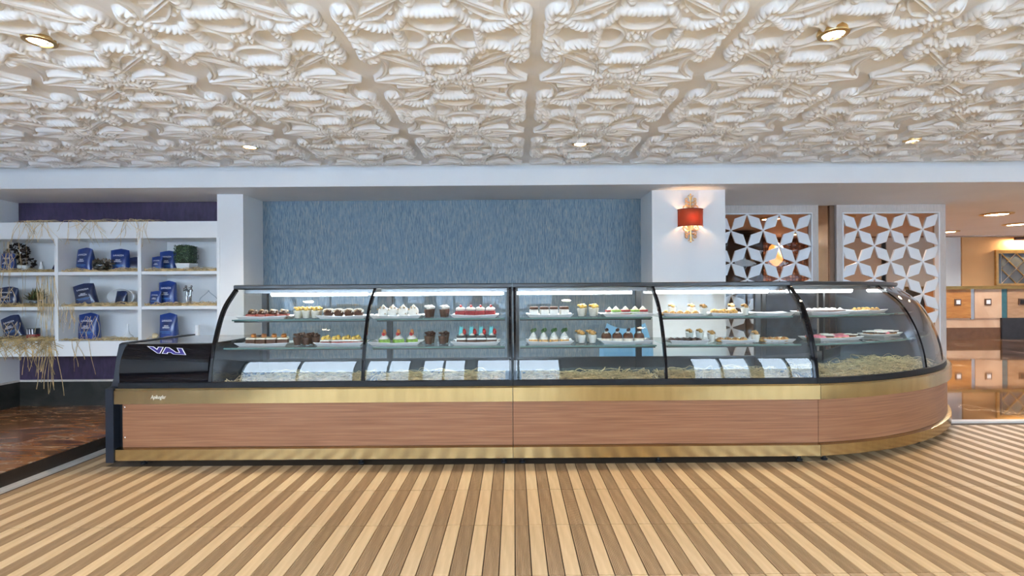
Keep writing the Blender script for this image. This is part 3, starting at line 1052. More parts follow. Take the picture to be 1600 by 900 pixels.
M_bag = mat('blue_foil', (0.012, 0.040, 0.20), 0.28, 0.0, var=0.25, scale=9, coat=0.3, bump=0.25, bscale=14)
M_bag2 = mat('navy_foil', (0.012, 0.022, 0.075), 0.3, 0.0, var=0.25, scale=9, coat=0.3, bump=0.25, bscale=14)
M_print = mat('print_white', (0.78, 0.80, 0.88), 0.5, var=0.02)
M_printc = mat('print_cyan', (0.10, 0.30, 0.65), 0.35, var=0.15, scale=20)
def bag_mesh(seed):
    rr = random.Random(seed)
    m = MB()
    n, rowsz = 20, 12
    W, Dp, Ht = 0.092, 0.048, 0.245
    vs, fs = [], []
    ph = rr.uniform(0, 6)
    for j in range(rowsz + 1):
        t = j / rowsz
        wv_ = W * (1.0 - 0.04 * math.sin(PI * t) + 0.015 * math.sin(7 * t + ph))
        dp = Dp * (1 - t ** 2.2) ** 0.8 * (0.9 + 0.2 * math.sin(PI * t)) + 0.004
        if t > 0.82:
            wv_ *= 1.0 - 0.10 * (t - 0.82)
        for i in range(n):
            a = 2 * PI * i / n
            ca, sa = math.cos(a), math.sin(a)
            x = wv_ * math.copysign(abs(ca) ** 0.55, ca)
            y = dp * math.copysign(abs(sa) ** 0.7, sa) + (0.010 * (t ** 3)) * math.sin(x * 40 + ph)
            z = Ht * t + (0.010 * math.sin(x * 32 + ph) if j == rowsz else 0)
            vs.append((x, y, z))
    for j in range(rowsz):
        for i in range(n):
            i2 = (i + 1) % n
            fs.append((j * n + i, j * n + i2, (j + 1) * n + i2, (j + 1) * n + i))
    fs.append(tuple(reversed(range(n))))
    fs.append(tuple(rowsz * n + i for i in range(n)))
    m.add(vs, fs)
    return m.mesh('coffee_bag', 0.9)
bag_me = [bag_mesh(3), bag_mesh(8), bag_mesh(14)]
def front_y(me, x, z):
    """front surface of a bag at x, z"""
    best = min(me.vertices, key=lambda v: abs(v.co.x - x) * 1.0 + abs(v.co.z - z) + (10 if v.co.y > 0 else 0))
    return best.co.y
prints = {}
for k, me in enumerate(bag_me):
    t1 = text_mesh('LAVAZZA', 0.024, 0.0, 0.0006)
    t2 = text_mesh('GRAN\nESPRESSO', 0.017, 0.0, 0.0006)
    for tm, zc in ((t1, 0.178), (t2, 0.120)):
        for v in tm.vertices:
            x, z = v.co.x, v.co.y + zc
            yy = -0.048 * (1 - (z / 0.245) ** 2.2) ** 0.8 * (0.9 + 0.2 * math.sin(PI * z / 0.245)) - 0.0065
            v.co = Vector((x, yy, z))
        tm.update()
    m = MB()
    for zb, hh, wd in ((0.070, 0.005, 0.06), (0.057, 0.003, 0.045)):
        vs = []
        for z in (zb, zb + hh):
            for i in range(7):
                x = -wd + 2 * wd * i / 6
                yy = -0.048 * (1 - (z / 0.245) ** 2.2) ** 0.8 * (0.9 + 0.2 * math.sin(PI * z / 0.245)) - 0.0062
                vs.append((x, yy, z))
        m.add(vs, [(i, i + 1, 8 + i, 7 + i) for i in range(6)])
    b1 = m.mesh('printed_bands')
    b1.materials.append(M_printc)
    for tm in (t1, t2):
        tm.materials.clear()
        tm.materials.append(M_print)
    prints[k] = (t1, t2, b1)
def bag(px, ytop, ybot, level, label, var=0, dark=False, rz=0.0, tilt=0.0, lean=0.0, Y=5.40, wpx=None, show=True):
    hgt = (ybot - ytop) * Y / 800.0
    sc = hgt / 0.245
    sw = (wpx * Y / 800.0) / 0.184 if wpx else sc
    o = bpy.data.objects.new('coffee_bag', bag_me[var].copy() if dark else bag_me[var])
    o.data.materials.clear() if dark else None
    if dark or not o.data.materials:
        o.data.materials.append(M_bag2 if dark else M_bag)
    C.objects.link(o)
    lift = abs(math.sin(tilt)) * 0.09 * sw + abs(math.sin(lean)) * 0.03
    o.location = (PX(px, Y), Y, zs[level] + lift + 0.004)
    o.rotation_euler = (lean, tilt, rz)
    o.scale = (sw, min(sc, sw), sc)
    tag(o, label, 'coffee bag', 'blue coffee bags on the white shelves')
    if show:
        for nm, me in zip(('brand_lettering', 'name_lettering', 'printed_bands'), prints[var]):
            c = bpy.data.objects.new(nm, me)
            C.objects.link(c)
            c.parent = o
    return o
# row levels: 2 top, 1 middle, 0 bottom
bag(2, 390, 424, 2, 'navy coffee bag cut off by the photo edge on the top shelf', 0, True, wpx=22, Y=5.47, show=False)
bag(14, 393, 423, 2, 'raffia-wrapped blue coffee bag before the dark dried plant on the top shelf', 1, wpx=21, Y=5.35)
bag(90, 400, 421, 2, 'small navy bag leaning at the right end of the top left compartment', 2, True, tilt=0.45, wpx=15, Y=5.52, show=False)
bag(135, 386, 423, 2, 'wide blue coffee bag with a pale blue corner on the top shelf', 1, wpx=30, rz=-0.25)
bag(189, 386, 421, 2, 'blue coffee bag beside the glass bowl on the top shelf', 0, wpx=27, rz=0.1)
bag(211, 398, 421, 2, 'smaller navy coffee bag against the divider on the top shelf', 2, True, wpx=17, rz=0.3, Y=5.45, show=False)
bag(247, 398, 421, 2, 'small blue coffee bag in front of a taller one on the top shelf', 2, wpx=17, Y=5.34)
bag(264, 388, 420, 2, 'blue coffee bag directly left of the clipped topiary', 0, wpx=26, Y=5.46)
bag(347, 402, 421, 2, 'small blue bag leaning at the right end of the top shelf', 2, True, tilt=0.4, wpx=15, Y=5.50, show=False)
bag(14, 445, 475, 1, 'navy coffee bag tied with raffia beside the spiky plant', 1, True, wpx=31)
bag(137, 440, 472, 1, 'dark coffee bag slumped sideways on the middle shelf', 0, True, tilt=-0.18, wpx=31, rz=0.1, Y=5.34)
bag(189, 449, 471, 1, 'small blue coffee bag inside the tipped white bowl', 2, True, wpx=17, Y=5.44, tilt=0.12, show=False)
bag(243, 456, 478, 1, 'small blue coffee bag leaning on a tall one on the middle shelf', 2, wpx=17, Y=5.34, tilt=0.06)
bag(263, 439, 476, 1, 'tall blue coffee bag beside the silver figurine', 0, wpx=27, Y=5.44)
bag(25, 491, 525, 0, 'navy coffee bag leaning over beside the red striped tin', 1, True, tilt=-0.28, wpx=30)
bag(140, 491, 531, 0, 'blue coffee bag hung with raffia on the bottom shelf', 1, wpx=31)
bag(264, 491, 530, 0, 'blue coffee bag standing alone just above the black motor housing', 0, wpx=27)

def zat(level):
    return zs[level] + 0.004
# topiary
def leafy(m, n, fn, size, seed):
    rr = random.Random(seed)
    for _ in range(n):
        p, nrm = fn(rr)
        nrm = Vector(nrm).normalized()
        a = nrm.cross(Vector((rr.uniform(-1, 1), rr.uniform(-1, 1), rr.uniform(-1, 1)))).normalized()
        b = nrm.cross(a)
        d = (nrm * 0.7 + a * rr.uniform(-1, 1) + b * rr.uniform(-1, 1)).normalized()
        w_ = d.cross(nrm + Vector((0.01, 0.02, 0.03))).normalized() * size * 0.35
        q = Vector(p)
        m.add([q, q + d * size * 0.5 + w_, q + d * size, q + d * size * 0.5 - w_], [(0, 1, 2, 3)])
M_box = mat('boxwood', (0.020, 0.050, 0.024), 0.5, var=0.4, scale=60)
M_boxl = mat('boxwood_tips', (0.16, 0.26, 0.13), 0.5, var=0.3, scale=60)
Yt = 5.42
tp = thing('clipped_topiary', 'clipped dark green box plant in a white square pot', 'plant', (PX(292, Yt), Yt, zat(2)))
pm = MB()
pm.add([(-0.055, -0.055, 0), (0.055, -0.055, 0), (0.055, 0.055, 0), (-0.055, 0.055, 0), (-0.075, -0.075, 0.085), (0.075, -0.075, 0.085), (0.075, 0.075, 0.085), (-0.075, 0.075, 0.085)],
       [(0, 3, 2, 1), (4, 5, 6, 7), (0, 1, 5, 4), (1, 2, 6, 5), (2, 3, 7, 6), (3, 0, 4, 7)])
pm.build('pot', M_porc, tp)
MB().rbox(-0.078, 0.078, -0.075, 0.075, 0.087, 0.275, 0.03, 3).build('core', M_box, tp)
def boxsurf(rr):
    x, y, z = rr.uniform(-0.078, 0.078), rr.uniform(-0.075, 0.075), rr.uniform(0.09, 0.27)
    k = rr.randrange(4)
    if k < 2:
        return (x, -0.075, z), (0, -1, 0)
    if k == 2:
        return (x, y, 0.275 - 0.02 * (abs(x) / 0.078) ** 2), (0, 0, 1)
    return (math.copysign(0.078, x), y, z), (math.copysign(1, x), 0, 0)
for nm, mm, sd, cnt in (('foliage', M_box, 1, 500), ('foliage_tips', M_boxl, 2, 170)):
    m = MB()
    leafy(m, cnt, boxsurf, 0.014, sd)
    m.build(nm, mm, tp, smooth=None)
# spiky plant in a glass pot
Yp = 5.40
sp = thing('spiky_plant', 'bushy olive-green artificial plant in a small glass pot', 'plant', (PX(56, Yp), Yp, zat(1)))
MB().lathe([(0.03, 0), (0.042, 0.01), (0.05, 0.05), (0.046, 0.06)], 14, 0, 0, 0).build('pot', mat('grey_glass', (0.10, 0.12, 0.12), 0.1, coat=0.5), sp)
m, m2 = MB(), MB()
for k in range(150):
    a, e = random.uniform(0, 2 * PI), random.uniform(-0.1, 1.45)
    l = random.uniform(0.06, 0.15)
    d = Vector((math.cos(a) * math.cos(e), 0.7 * math.sin(a) * math.cos(e), math.sin(e)))
    o_ = Vector((random.uniform(-0.05, 0.05), random.uniform(-0.03, 0.03), 0.065))
    s_ = d.cross(Vector((0, 0, 1))).normalized() * 0.006
    (m if k % 3 else m2).add([o_ - s_, o_ + s_, o_ + d * l * 0.6 + s_ * 1.2, o_ + d * l, o_ + d * l * 0.6 - s_ * 1.2], [(0, 1, 2, 3, 4)])
m.build('foliage', mat('olive_leaf', (0.09, 0.11, 0.03), 0.6, var=0.4, scale=40), sp, smooth=None)
m2.build('brown_foliage', mat('brown_leaf', (0.17, 0.11, 0.04), 0.6, var=0.4, scale=40), sp, smooth=None)
# dark dried plant
dp_ = thing('dried_plant', 'dark brown dried flower ball with stems in a white pot', 'plant', (PX(36, 5.46), 5.46, zat(2)))
MB().lathe([(0.04, 0), (0.055, 0.02), (0.06, 0.075), (0.052, 0.08)], 14, 0.03, -0.03, 0).build('pot', M_porc, dp_)
m = MB()
def ballsurf(rr):
    a, e = rr.uniform(0, 2 * PI), rr.uniform(-1.4, 1.5)
    n_ = (math.cos(a) * math.cos(e), math.sin(a) * math.cos(e), math.sin(e))
    if rr.random() < 0.6:
        return (-0.045 + 0.085 * n_[0], 0.06 * n_[1], 0.235 + 0.060 * n_[2]), n_
    return (0.0 + 0.11 * n_[0], 0.05 * n_[1], 0.11 + 0.055 * n_[2]), n_
leafy(m, 420, ballsurf, 0.035, 5)
m.build('dried_leaves', mat('dry_dark', (0.035, 0.022, 0.018), 0.8, var=0.4, scale=50), dp_, smooth=None)
m = MB()
for k in range(6):
    m.tube([(0.03 - 0.006 * k, -0.03, 0.06), (0.0 - 0.008 * k, -0.01, 0.15), (-0.03 - 0.01 * k + 0.02 * random.random(), 0, 0.22)], 0.003, 5)
m.build('stems', mat('dry_stem', (0.30, 0.22, 0.15), 0.8), dp_)
# white bottle, vase, cup, tipped bowl, glass bowl, tin, figurine, outline glass
def lathe_thing(name, label, cat, px, level, prof, m_, Y=5.42, n=18, rot=(0, 0, 0), sub=None):
    o = MB().lathe(prof, n).build(name, m_, None, (PX(px, Y), Y, zat(level)))
    o.rotation_euler = rot
    return tag(o, label, cat)
lathe_thing('ceramic_bottle', 'small white bottle beside the dried plant on the top shelf', 'bottle', 65, 2,
            [(0.018, 0), (0.022, 0.01), (0.022, 0.06), (0.012, 0.085), (0.010, 0.11), (0.012, 0.115)], M_porc)
lathe_thing('bud_vase', 'white long-necked vase on the bottom shelf', 'vase', 199, 0,
            [(0.03, 0), (0.052, 0.012), (0.048, 0.03), (0.022, 0.055), (0.011, 0.09), (0.010, 0.15), (0.014, 0.158)], M_porc)
lathe_thing('white_cup', 'plain small white cylinder cup on the bottom shelf beside the pillar', 'cup', 308, 0,
            [(0.018, 0), (0.024, 0.004), (0.024, 0.14), (0.020, 0.142), (0.019, 0.02), (0.001, 0.018)], M_porc)
o = MB().blob(0, 0, 0.03, 0.04, 0.03, 0.03, 0.12, 12, 8, 3).build('shell', mat('shell_cream', (0.72, 0.60, 0.38), 0.4, var=0.15, scale=30), None, (PX(241, 5.40), 5.40, zat(0)))
tag(o, 'cream seashell beside the blue bag on the bottom shelf', 'shell')
# tipped oval bowl
tb = thing('tipped_bowl', 'white oval bowl tipped on its side on the middle shelf', 'bowl', (PX(188, 5.47), 5.47, zat(1)))
m = MB()
vs, fs = [], []
prof = [(0.02, 0.10), (0.09, 0.095), (0.125, 0.06), (0.148, 0.0), (0.140, -0.002), (0.118, 0.055), (0.085, 0.088), (0.018, 0.092)]
nn = 28
for (r, y) in prof:
    for i in range(nn):
        a = 2 * PI * i / nn
        vs.append((r * math.cos(a), y - 0.0, 0.092 + 0.62 * r * math.sin(a)))
for j in range(len(prof) - 1):
    for i in range(nn):
        i2 = (i + 1) % nn
        fs.append((j * nn + i, j * nn + i2, (j + 1) * nn + i2, (j + 1) * nn + i))
m.add(vs, fs)
m.build('bowl_body', M_porc, tb)
# glass bowl lying on its side with a lid
gb = thing('glass_bowl', 'tipped grey glass bowl with dried leaves between two blue bags', 'bowl', (PX(160, 5.29), 5.29, zat(2)))
MB().lathe([(0.03, 0.002), (0.07, 0.02), (0.085, 0.06), (0.078, 0.085), (0.073, 0.085), (0.08, 0.06), (0.066, 0.024), (0.028, 0.008)], 20, caps=False).build('glass', glass_mat('smoke_glass', (0.55, 0.60, 0.60), 1.5, 1.5), gb)
m = MB()
leafy(m, 110, lambda rr: ((rr.uniform(-0.07, 0.10), rr.uniform(-0.04, 0.05), rr.uniform(0.03, 0.11)), (rr.uniform(-1, 1), -0.5, 1)), 0.04, 9)
m.build('dried_leaves', mat('dry_grey', (0.16, 0.13, 0.10), 0.8, var=0.4, scale=50), gb, smooth=None)
MB().lathe([(0.001, 0.008), (0.055, 0.01), (0.06, 0.024), (0.001, 0.028)], 16, caps=False).build('dark_filling', mat('dark_wood_fill', (0.06, 0.02, 0.012), 0.6), gb)
# tin
tn = thing('striped_tin', 'small tin with white stripes above a red band', 'tin', (PX(52, 5.38), 5.38, zat(0)))
MB().lathe([(0.052, 0), (0.056, 0.004), (0.056, 0.060)], 20).build('red_band', mat('tin_red', (0.30, 0.02, 0.025), 0.3, var=0.2, scale=20), tn)
MB().lathe([(0.0555, 0.0605), (0.0555, 0.118), (0.051, 0.122)], 20).build('dark_body', mat('tin_dark', (0.03, 0.035, 0.05), 0.3), tn)
for k in range(4):
    a = -PI / 2 + (k - 1.5) * 0.42
    m = MB()
    pr = [(a - 0.11, 0.062), (a + 0.07, 0.062), (a + 0.0, 0.116), (a - 0.13, 0.116)]
    m.add([(r * math.cos(q), r * math.sin(q), z) for r in (0.0558, 0.0572) for q, z in pr], [(0, 1, 2, 3), (7, 6, 5, 4), (0, 4, 5, 1), (1, 5, 6, 2), (2, 6, 7, 3), (3, 7, 4, 0)])
    m.build('white_stripe', M_print, tn)
# silver figurine of two entwined dancers
fg = thing('figurine', 'silver figurine of two slender entwined figures on a flat base', 'figurine', (PX(295, 5.38), 5.38, zat(1)))
M_silv = mat('pewter', (0.30, 0.30, 0.31), 0.25, 1.0, var=0.15, scale=30)
MB().rbox(-0.05, 0.05, -0.03, 0.03, 0.0, 0.010, 0.004).build('base', M_silv, fg)
for s_ in (-1, 1):
    m = MB()
    x0 = 0.016 * s_
    for l_ in (-1, 1):
        m.tube([(x0 * 0.4 + 0.007 * l_, 0.006 * l_, 0.008), (x0 * 0.7 + 0.008 * l_, 0.004 * l_, 0.055), (x0 + 0.006 * l_, 0, 0.105)], [0.006, 0.0075, 0.0095], 8)
    m.tube([(x0, 0, 0.098), (x0 * 1.1, 0, 0.12), (x0 * 1.3, 0, 0.155), (x0 * 1.5, 0, 0.175)], [0.013, 0.010, 0.014, 0.006], 8)
    m.tube([(x0 * 1.5, 0, 0.172), (x0 * 1.6, 0, 0.184)], 0.0045, 8)
    m.blob(x0 * 1.8, 0, 0.197, 0.011, 0.011, 0.014, 0.0, 10, 8)
    m.tube([(x0 * 1.4 + 0.010 * s_, 0, 0.168), (x0 * 1.2 + 0.028 * s_, -0.01, 0.150), (x0 * 1.2 + 0.020 * s_, -0.016, 0.178), (x0 * 0.6, -0.014, 0.185)], [0.006, 0.005, 0.0045, 0.004], 6)
    m.tube([(x0 * 1.4 - 0.010 * s_, 0, 0.168), (-x0 * 0.2, -0.016, 0.145), (-x0 * 0.9, -0.014, 0.150)], [0.006, 0.005, 0.004], 6)
    m.build('figure', M_silv, fg)
# clear glass heart ornament
hp = []
for k in range(36):
    a = 2 * PI * k / 36
    hp.append((0.0060 * 16 * math.sin(a) ** 3, 0, 0.0052 * (13 * math.cos(a) - 5 * math.cos(2 * a) - 2 * math.cos(3 * a) - math.cos(4 * a))))
zmin = min(p[2] for p in hp)
m = MB().tube([(p[0], p[1], -p[2] + max(q[2] for q in hp) + 0.005) for p in hp], 0.0045, 6, closed=True)
o = m.build('glass_ornament', glass_mat('white_glass', (0.80, 0.82, 0.84), 1.5, 2.0), None, (PX(326, 5.45), 5.45, zat(1)))
tag(o, 'clear glass heart-shaped ornament on the middle shelf near the pillar', 'ornament')
o = MB().blob(0, 0, 0.032, 0.016, 0.016, 0.034, 0.05, 10, 8, 2).build('green_ornament', mat('green_glaze', (0.06, 0.16, 0.05), 0.3), None, (PX(345, 5.5), 5.50, zat(1)))
tag(o, 'tiny green ornament at the right end of the middle shelf', 'ornament')

# ------------------------------------------------------------------ raffia and wood wool
def strands(m, n, gen, r, sides=3):
    for _ in range(n):
        pts = gen()
        m.tube(pts, r * random.uniform(0.7, 1.25), sides)
def lying(x0, x1, y0, y1, z, hmax, lmin=0.06, lmax=0.22):
    def g_():
        x, y = random.uniform(x0, x1), random.uniform(y0, y1)
        a = random.uniform(0, 2 * PI)
        l = random.uniform(lmin, lmax)
        cv = random.uniform(-2.5, 2.5)
        h = random.uniform(0.002, hmax) * random.random()
        pts = []
        for k in range(7):
            t = k / 6
            aa = a + cv * (t - 0.5)
            x += l / 6 * math.cos(aa)
            y += l / 6 * math.sin(aa) * 0.7
            zz = z + 0.003 + h * math.sin(PI * t) + random.uniform(0, 0.35) * h
            pts.append((min(max(x, x0), x1), min(max(y, y0), y1), zz))
        return pts
    return g_
def stuff(o, label, cat):
    o['kind'] = 'stuff'
    o['label'] = label
    o['category'] = cat
    return o
names = {0: 'bottom', 1: 'middle', 2: 'top'}
cols = ['left', 'centre', 'right']
for lv in (2, 1, 0):
    for k in range(3):
        m = MB()
        a, b = sx[k] + 0.02, sx[k + 1] - 0.022
        cnt = {0: 560, 1: 620, 2: 520}[lv] if k < 2 else 480
        if lv == 0 and k > 0:
            cnt = 150
        strands(m, cnt, lying(a + (0.02 if k else 0), b, YSH + 0.015, YSH + 0.25, zs[lv], 0.055 if (k == 0 and lv == 0) else 0.042), 0.0021)
        stuff(m.build('wood_wool', M_straw if k == 0 else M_straw2, None, smooth=None), 'straw bedding in the %s compartment of the %s shelf' % (cols[k], names[lv]), 'straw')
def hang(x0, x1, ztop, lmin, lmax, y, spread=0.05, over=0.0):
    def g_():
        x = random.uniform(x0, x1)
        l = random.uniform(lmin, lmax)
        pts = []
        yy = y - random.uniform(0.003, 0.02)
        dx = random.uniform(-spread, spread)
        w1, w2 = random.uniform(0, 6), random.uniform(0.004, 0.016)
        if over:
            pts += [(x - dx, y + over, ztop + 0.004), (x - dx * 0.5, y + over * 0.4, ztop + random.uniform(0.01, 0.03))]
        for k in range(9):
            t = k / 8
            pts.append((x + dx * t + w2 * math.sin(w1 + 5 * t), yy, ztop + (0.012 if k == 0 else 0.0) - l * t))
        return pts
    return g_
m = MB()
for (a, b, n_) in ((30, 75, 26), (95, 155, 22), (165, 235, 16)):
    strands(m, n_, hang(PX(a, YSH), PX(b, YSH), 2.057, 0.05, 0.26, YSH, 0.16, 0.12), 0.0017)
strands(m, 26, lying(PX(20, YSH), PX(240, YSH), YSH + 0.02, YSH + 0.12, 2.057, 0.05, 0.15, 0.4), 0.0017)
stuff(m.build('raffia', M_straw2, None, smooth=None), 'thin raffia trailing over the top edge of the shelf unit', 'raffia')
m = MB()
strands(m, 60, hang(PX(-4, YSH), PX(86, YSH), zs[0], 0.04, 0.20, YSH, 0.20, 0.10), 0.0024)
strands(m, 34, hang(PX(0, YSH), PX(60, YSH), zs[0] + 0.01, 0.05, 0.14, YSH, 0.35, 0.10), 0.0022)
strands(m, 15, hang(PX(68, YSH), PX(92, YSH), zs[0], 0.28, 0.55, YSH, 0.09, 0.10), 0.0030)
strands(m, 10, hang(PX(-4, YSH), PX(60, YSH), zs[0], 0.2, 0.36, YSH, 0.12, 0.10), 0.0026)
strands(m, 5, hang(PX(98, YSH), PX(140, YSH), zs[0], 0.15, 0.38, YSH, 0.08, 0.10), 0.0024)
stuff(m.build('raffia', M_straw, None, smooth=None), 'thick orange raffia spilling over the bottom left of the shelf unit', 'raffia')
m = MB()
strands(m, 26, hang(PX(60, YSH), PX(88, YSH), zs[1] + 0.3, 0.35, 0.62, YSH, 0.06), 0.0020)
strands(m, 12, hang(PX(92, YSH), PX(116, YSH), zs[1], 0.12, 0.32, YSH, 0.05, 0.08), 0.0020)
strands(m, 8, hang(PX(3, YSH), PX(50, YSH), zs[2] + 0.3, 0.3, 0.8, YSH, 0.1), 0.0016)
stuff(m.build('raffia', M_straw2, None, smooth=None), 'fine raffia strands hanging down the left compartments', 'raffia')
m = MB()
for bx_, zb, ht in ((PX(14, 5.36), zs[1], 0.2), (PX(140, 5.36), zs[0], 0.25), (PX(25, 5.36), zs[0], 0.2), (PX(14, 5.30), zs[2], 0.2)):
    for k in range(7):
        x = bx_ + random.uniform(-0.09, 0.09)
        pts = [(x + 0.05 * math.sin(3 * t + k), 5.325 + (0.0 if zb != zs[2] else -0.05) - 0.01 * math.sin(PI * t) , zb + 0.004 + ht * (1 - t) * random.uniform(0.93, 1.0)) for t in np.linspace(0, 1, 9)]
        m.tube(pts, 0.002, 3)
stuff(m.build('raffia', M_straw2, None, smooth=None), 'pale raffia looped in front of the wrapped coffee bags', 'raffia')

# ================================================================== PASTRIES IN THE CASES
def cm(name, col, rough=0.5, var=0.12, scale=60, **k):
    return mat(name, col, rough, var=var, scale=scale, **k)
C_CHOC = cm('chocolate', (0.060, 0.022, 0.012), 0.35)
C_CHOC2 = cm('cocoa_cake', (0.095, 0.038, 0.022), 0.7)
C_REDC = cm('red_velvet', (0.30, 0.025, 0.030), 0.7)
C_REDG = cm('red_glaze', (0.26, 0.045, 0.025), 0.3)
C_CREAM = cm('whipped_cream', (0.82, 0.78, 0.68), 0.5, 0.04)
C_WHITE = cm('white_cream', (0.84, 0.84, 0.80), 0.5, 0.03)
C_YEL = cm('custard', (0.75, 0.48, 0.10), 0.4, 0.2)
C_GOLD = cm('baked_crust', (0.52, 0.29, 0.09), 0.6, 0.3)
C_GREEN = cm('pistachio_sponge', (0.22, 0.40, 0.07), 0.7, 0.2)
C_ORANGE = cm('caramel', (0.55, 0.20, 0.04), 0.3, 0.2)
C_RED = cm('strawberry', (0.50, 0.03, 0.03), 0.35)
C_PINK = cm('pink_icing', (0.75, 0.22, 0.30), 0.35, 0.15)
C_TURQ = cm('turquoise_topper', (0.10, 0.50, 0.52), 0.4)
C_MINT = cm('mint_leaf', (0.05, 0.14, 0.04), 0.5)
C_NUT = cm('nut_crumb', (0.45, 0.33, 0.20), 0.7, 0.5, 120)
C_GREY = cm('dark_cream', (0.04, 0.04, 0.045), 0.4)
M_cup = glass_mat('cup_glass', (0.95, 0.96, 0.96), 1.45, 1.0)

ZU, ZL = 1.1002, 0.8852
YU, YL = 4.27, 4.22
def tray_mesh(w_, d_, h_=0.022):
    m = MB()
    a, b = w_ / 2, d_ / 2
    ia, ib = a * 0.86, b * 0.80
    def ring(x, y, z, cz):
        out = []
        for (sx_, sy_) in ((-1, -1), (0, -1), (1, -1), (1, 0), (1, 1), (0, 1), (-1, 1), (-1, 0)):
            corner = sx_ != 0 and sy_ != 0
            out.append((sx_ * x, sy_ * y, z + (cz if corner else 0)))
        return out
    rings = [ring(ia, ib, 0, 0), ring(a, b, h_ * 0.8, 0.008), ring(a, b, h_, 0.008), ring(ia * 0.98, ib * 0.97, 0.005, 0)]
    vs = [p for r in rings for p in r]
    fs = []
    for j in range(3):
        for i in range(8):
            i2 = (i + 1) % 8
            fs.append((j * 8 + i, j * 8 + i2, (j + 1) * 8 + i2, (j + 1) * 8 + i))
    fs.append(tuple(reversed(range(8))))
    fs.append(tuple(24 + i for i in range(8)))
    m.add(vs, fs)
    return m
def tray(px0, px1, upper, label, Y=None, d_=0.23, dy=0.0):
    Yc = (Y or (YU if upper else YL)) + dy
    w_ = (px1 - px0) * Yc / 800.0
    o = tray_mesh(w_, d_).build('serving_tray', M_porc, None, (PX((px0 + px1) / 2, Yc), Yc, ZU if upper else ZL), smooth=0.3)
    return tag(o, label, 'tray', 'white porcelain serving trays')
protos = {}
def proto(key, name, base, parts):
    """base: (MB, material); parts: list of (name, MB, material)"""
    if key not in protos:
        o = base[0].build(name, base[1], None, (0, -50, 0))
        for nm, mb_, mt in parts:
            mb_.build(nm, mt, o)
        protos[key] = [o, False]
    return key
def put(key, x, y, z, label, group, rz=None, sc=1.0):
    p, used = protos[key]
    rz = random.uniform(-0.25, 0.25) if rz is None else rz
    if not used:
        protos[key][1] = True
        o = p
        o.location = (x, y, z)
        o.rotation_euler = (0, 0, rz)
    else:
        o = dup(p, (x, y, z), (0, 0, rz))
    sc = sc * 1.10
    o.scale = (sc, sc, sc * 1.10)
    tag(o, label, p.name.split('.')[0].replace('_', ' ').split(' ')[-1], group)
    return o
cupn = {}
def putc(key, x, y, z, label, group, rz=None, sc=1.0):
    k = cupn.get(group, 0)
    cupn[group] = k + 1
    row = 'front' if y < (4.2 if z < 1 else 4.25) else 'rear'
    i = cupn.get((group, row), 0)
    cupn[(group, row)] = i + 1
    return put(key, x, y, z, '%s, %s row %s' % (label, row, ORD[i]), group, rz, sc)
def rowof(key, pxs, upper, label, group, ys=(0.0,), z=None, sc=1.0, rz=None, lift=0.0055):
    rn = {1: [''], 2: ['front row ', 'back row '], 3: ['front row ', 'middle row ', 'back row ']}[len(ys)]
    for r_, dy in zip(rn, sorted(ys)):
        for q, px in enumerate(sorted(pxs)):
            Yc = (YU if upper else YL) + dy
            put(key, PX(px, Yc), Yc, (ZU if upper else ZL) + lift, '%s, %s%s from left' % (label, r_, ORD[q]), group, rz, sc)
S4 = 0.036
def sq(h0, h1, s=S4, r=0.006):
    return MB().rbox(-s, s, -s, s, h0, h1, r)
def lumps(n, s, z0, z1, r, seed):
    m = MB()
    rr = random.Random(seed)
    for k in range(n):
        m.blob(rr.uniform(-s, s), rr.uniform(-s, s), rr.uniform(z0, z1), r * rr.uniform(0.7, 1.2), r * rr.uniform(0.7, 1.2), r * rr.uniform(0.6, 1.0), 0.15, 7, 5, k)
    return m
def swirl(r, z0, h, n=10):
    m = MB()
    pr = []
    for k in range(9):
        t = k / 8
        pr.append((r * (1 - t) ** 0.8 * (1 + 0.10 * math.cos(k * PI)) + 0.001, z0 + h * t))
    return m.lathe(pr, n)
# --- kinds
proto('redchoc', 'glazed_square', (sq(0, 0.030), C_REDG), [('chocolate_topping', lumps(7, 0.026, 0.036, 0.048, 0.016, 1), C_CHOC), ('nut_topping', lumps(4, 0.024, 0.046, 0.056, 0.011, 2), C_NUT)])
proto('drizzle', 'chocolate_pastry', (MB().blob(0, 0, 0.030, 0.036, 0.036, 0.030, 0.06, 12, 8, 1), C_CHOC), [('white_drizzle', MB().tube([(0.034 * math.sin(a * 1.7), 0.020 * math.cos(a), 0.046 + 0.014 * math.cos(a * 1.7)) for a in np.linspace(0, 9, 26)], 0.004, 5), C_WHITE), ('nut_crumbs', lumps(8, 0.028, 0.045, 0.058, 0.006, 4), C_NUT)])
proto('creamsq', 'chocolate_square', (sq(0, 0.038), C_CHOC2), [('cream_layer', sq(0.0385, 0.050), C_CREAM), ('caramel_top', lumps(4, 0.020, 0.056, 0.062, 0.014, 6), C_ORANGE)])
proto('nutsq', 'almond_slice', (sq(0, 0.022), C_REDG), [('cream_layer', sq(0.0225, 0.034), C_WHITE), ('almond_top', lumps(9, 0.028, 0.038, 0.050, 0.013, 7), C_YEL)])
proto('snow', 'coconut_ball', (MB().blob(0, 0, 0.036, 0.040, 0.040, 0.038, 0.05, 14, 10, 1), C_WHITE), [('nut_flakes', lumps(26, 0.034, 0.020, 0.072, 0.006, 3), C_NUT), ('cream_tip', swirl(0.016, 0.070, 0.018), C_CREAM)])
proto('redvel', 'red_velvet_square', (sq(0, 0.042), C_REDC), [('cream_top', MB().blob(0, 0, 0.052, 0.037, 0.037, 0.016, 0.08, 12, 6, 2), C_WHITE), ('berry', MB().blob(0.004, 0, 0.072, 0.010, 0.010, 0.010, 0.05), C_RED)])
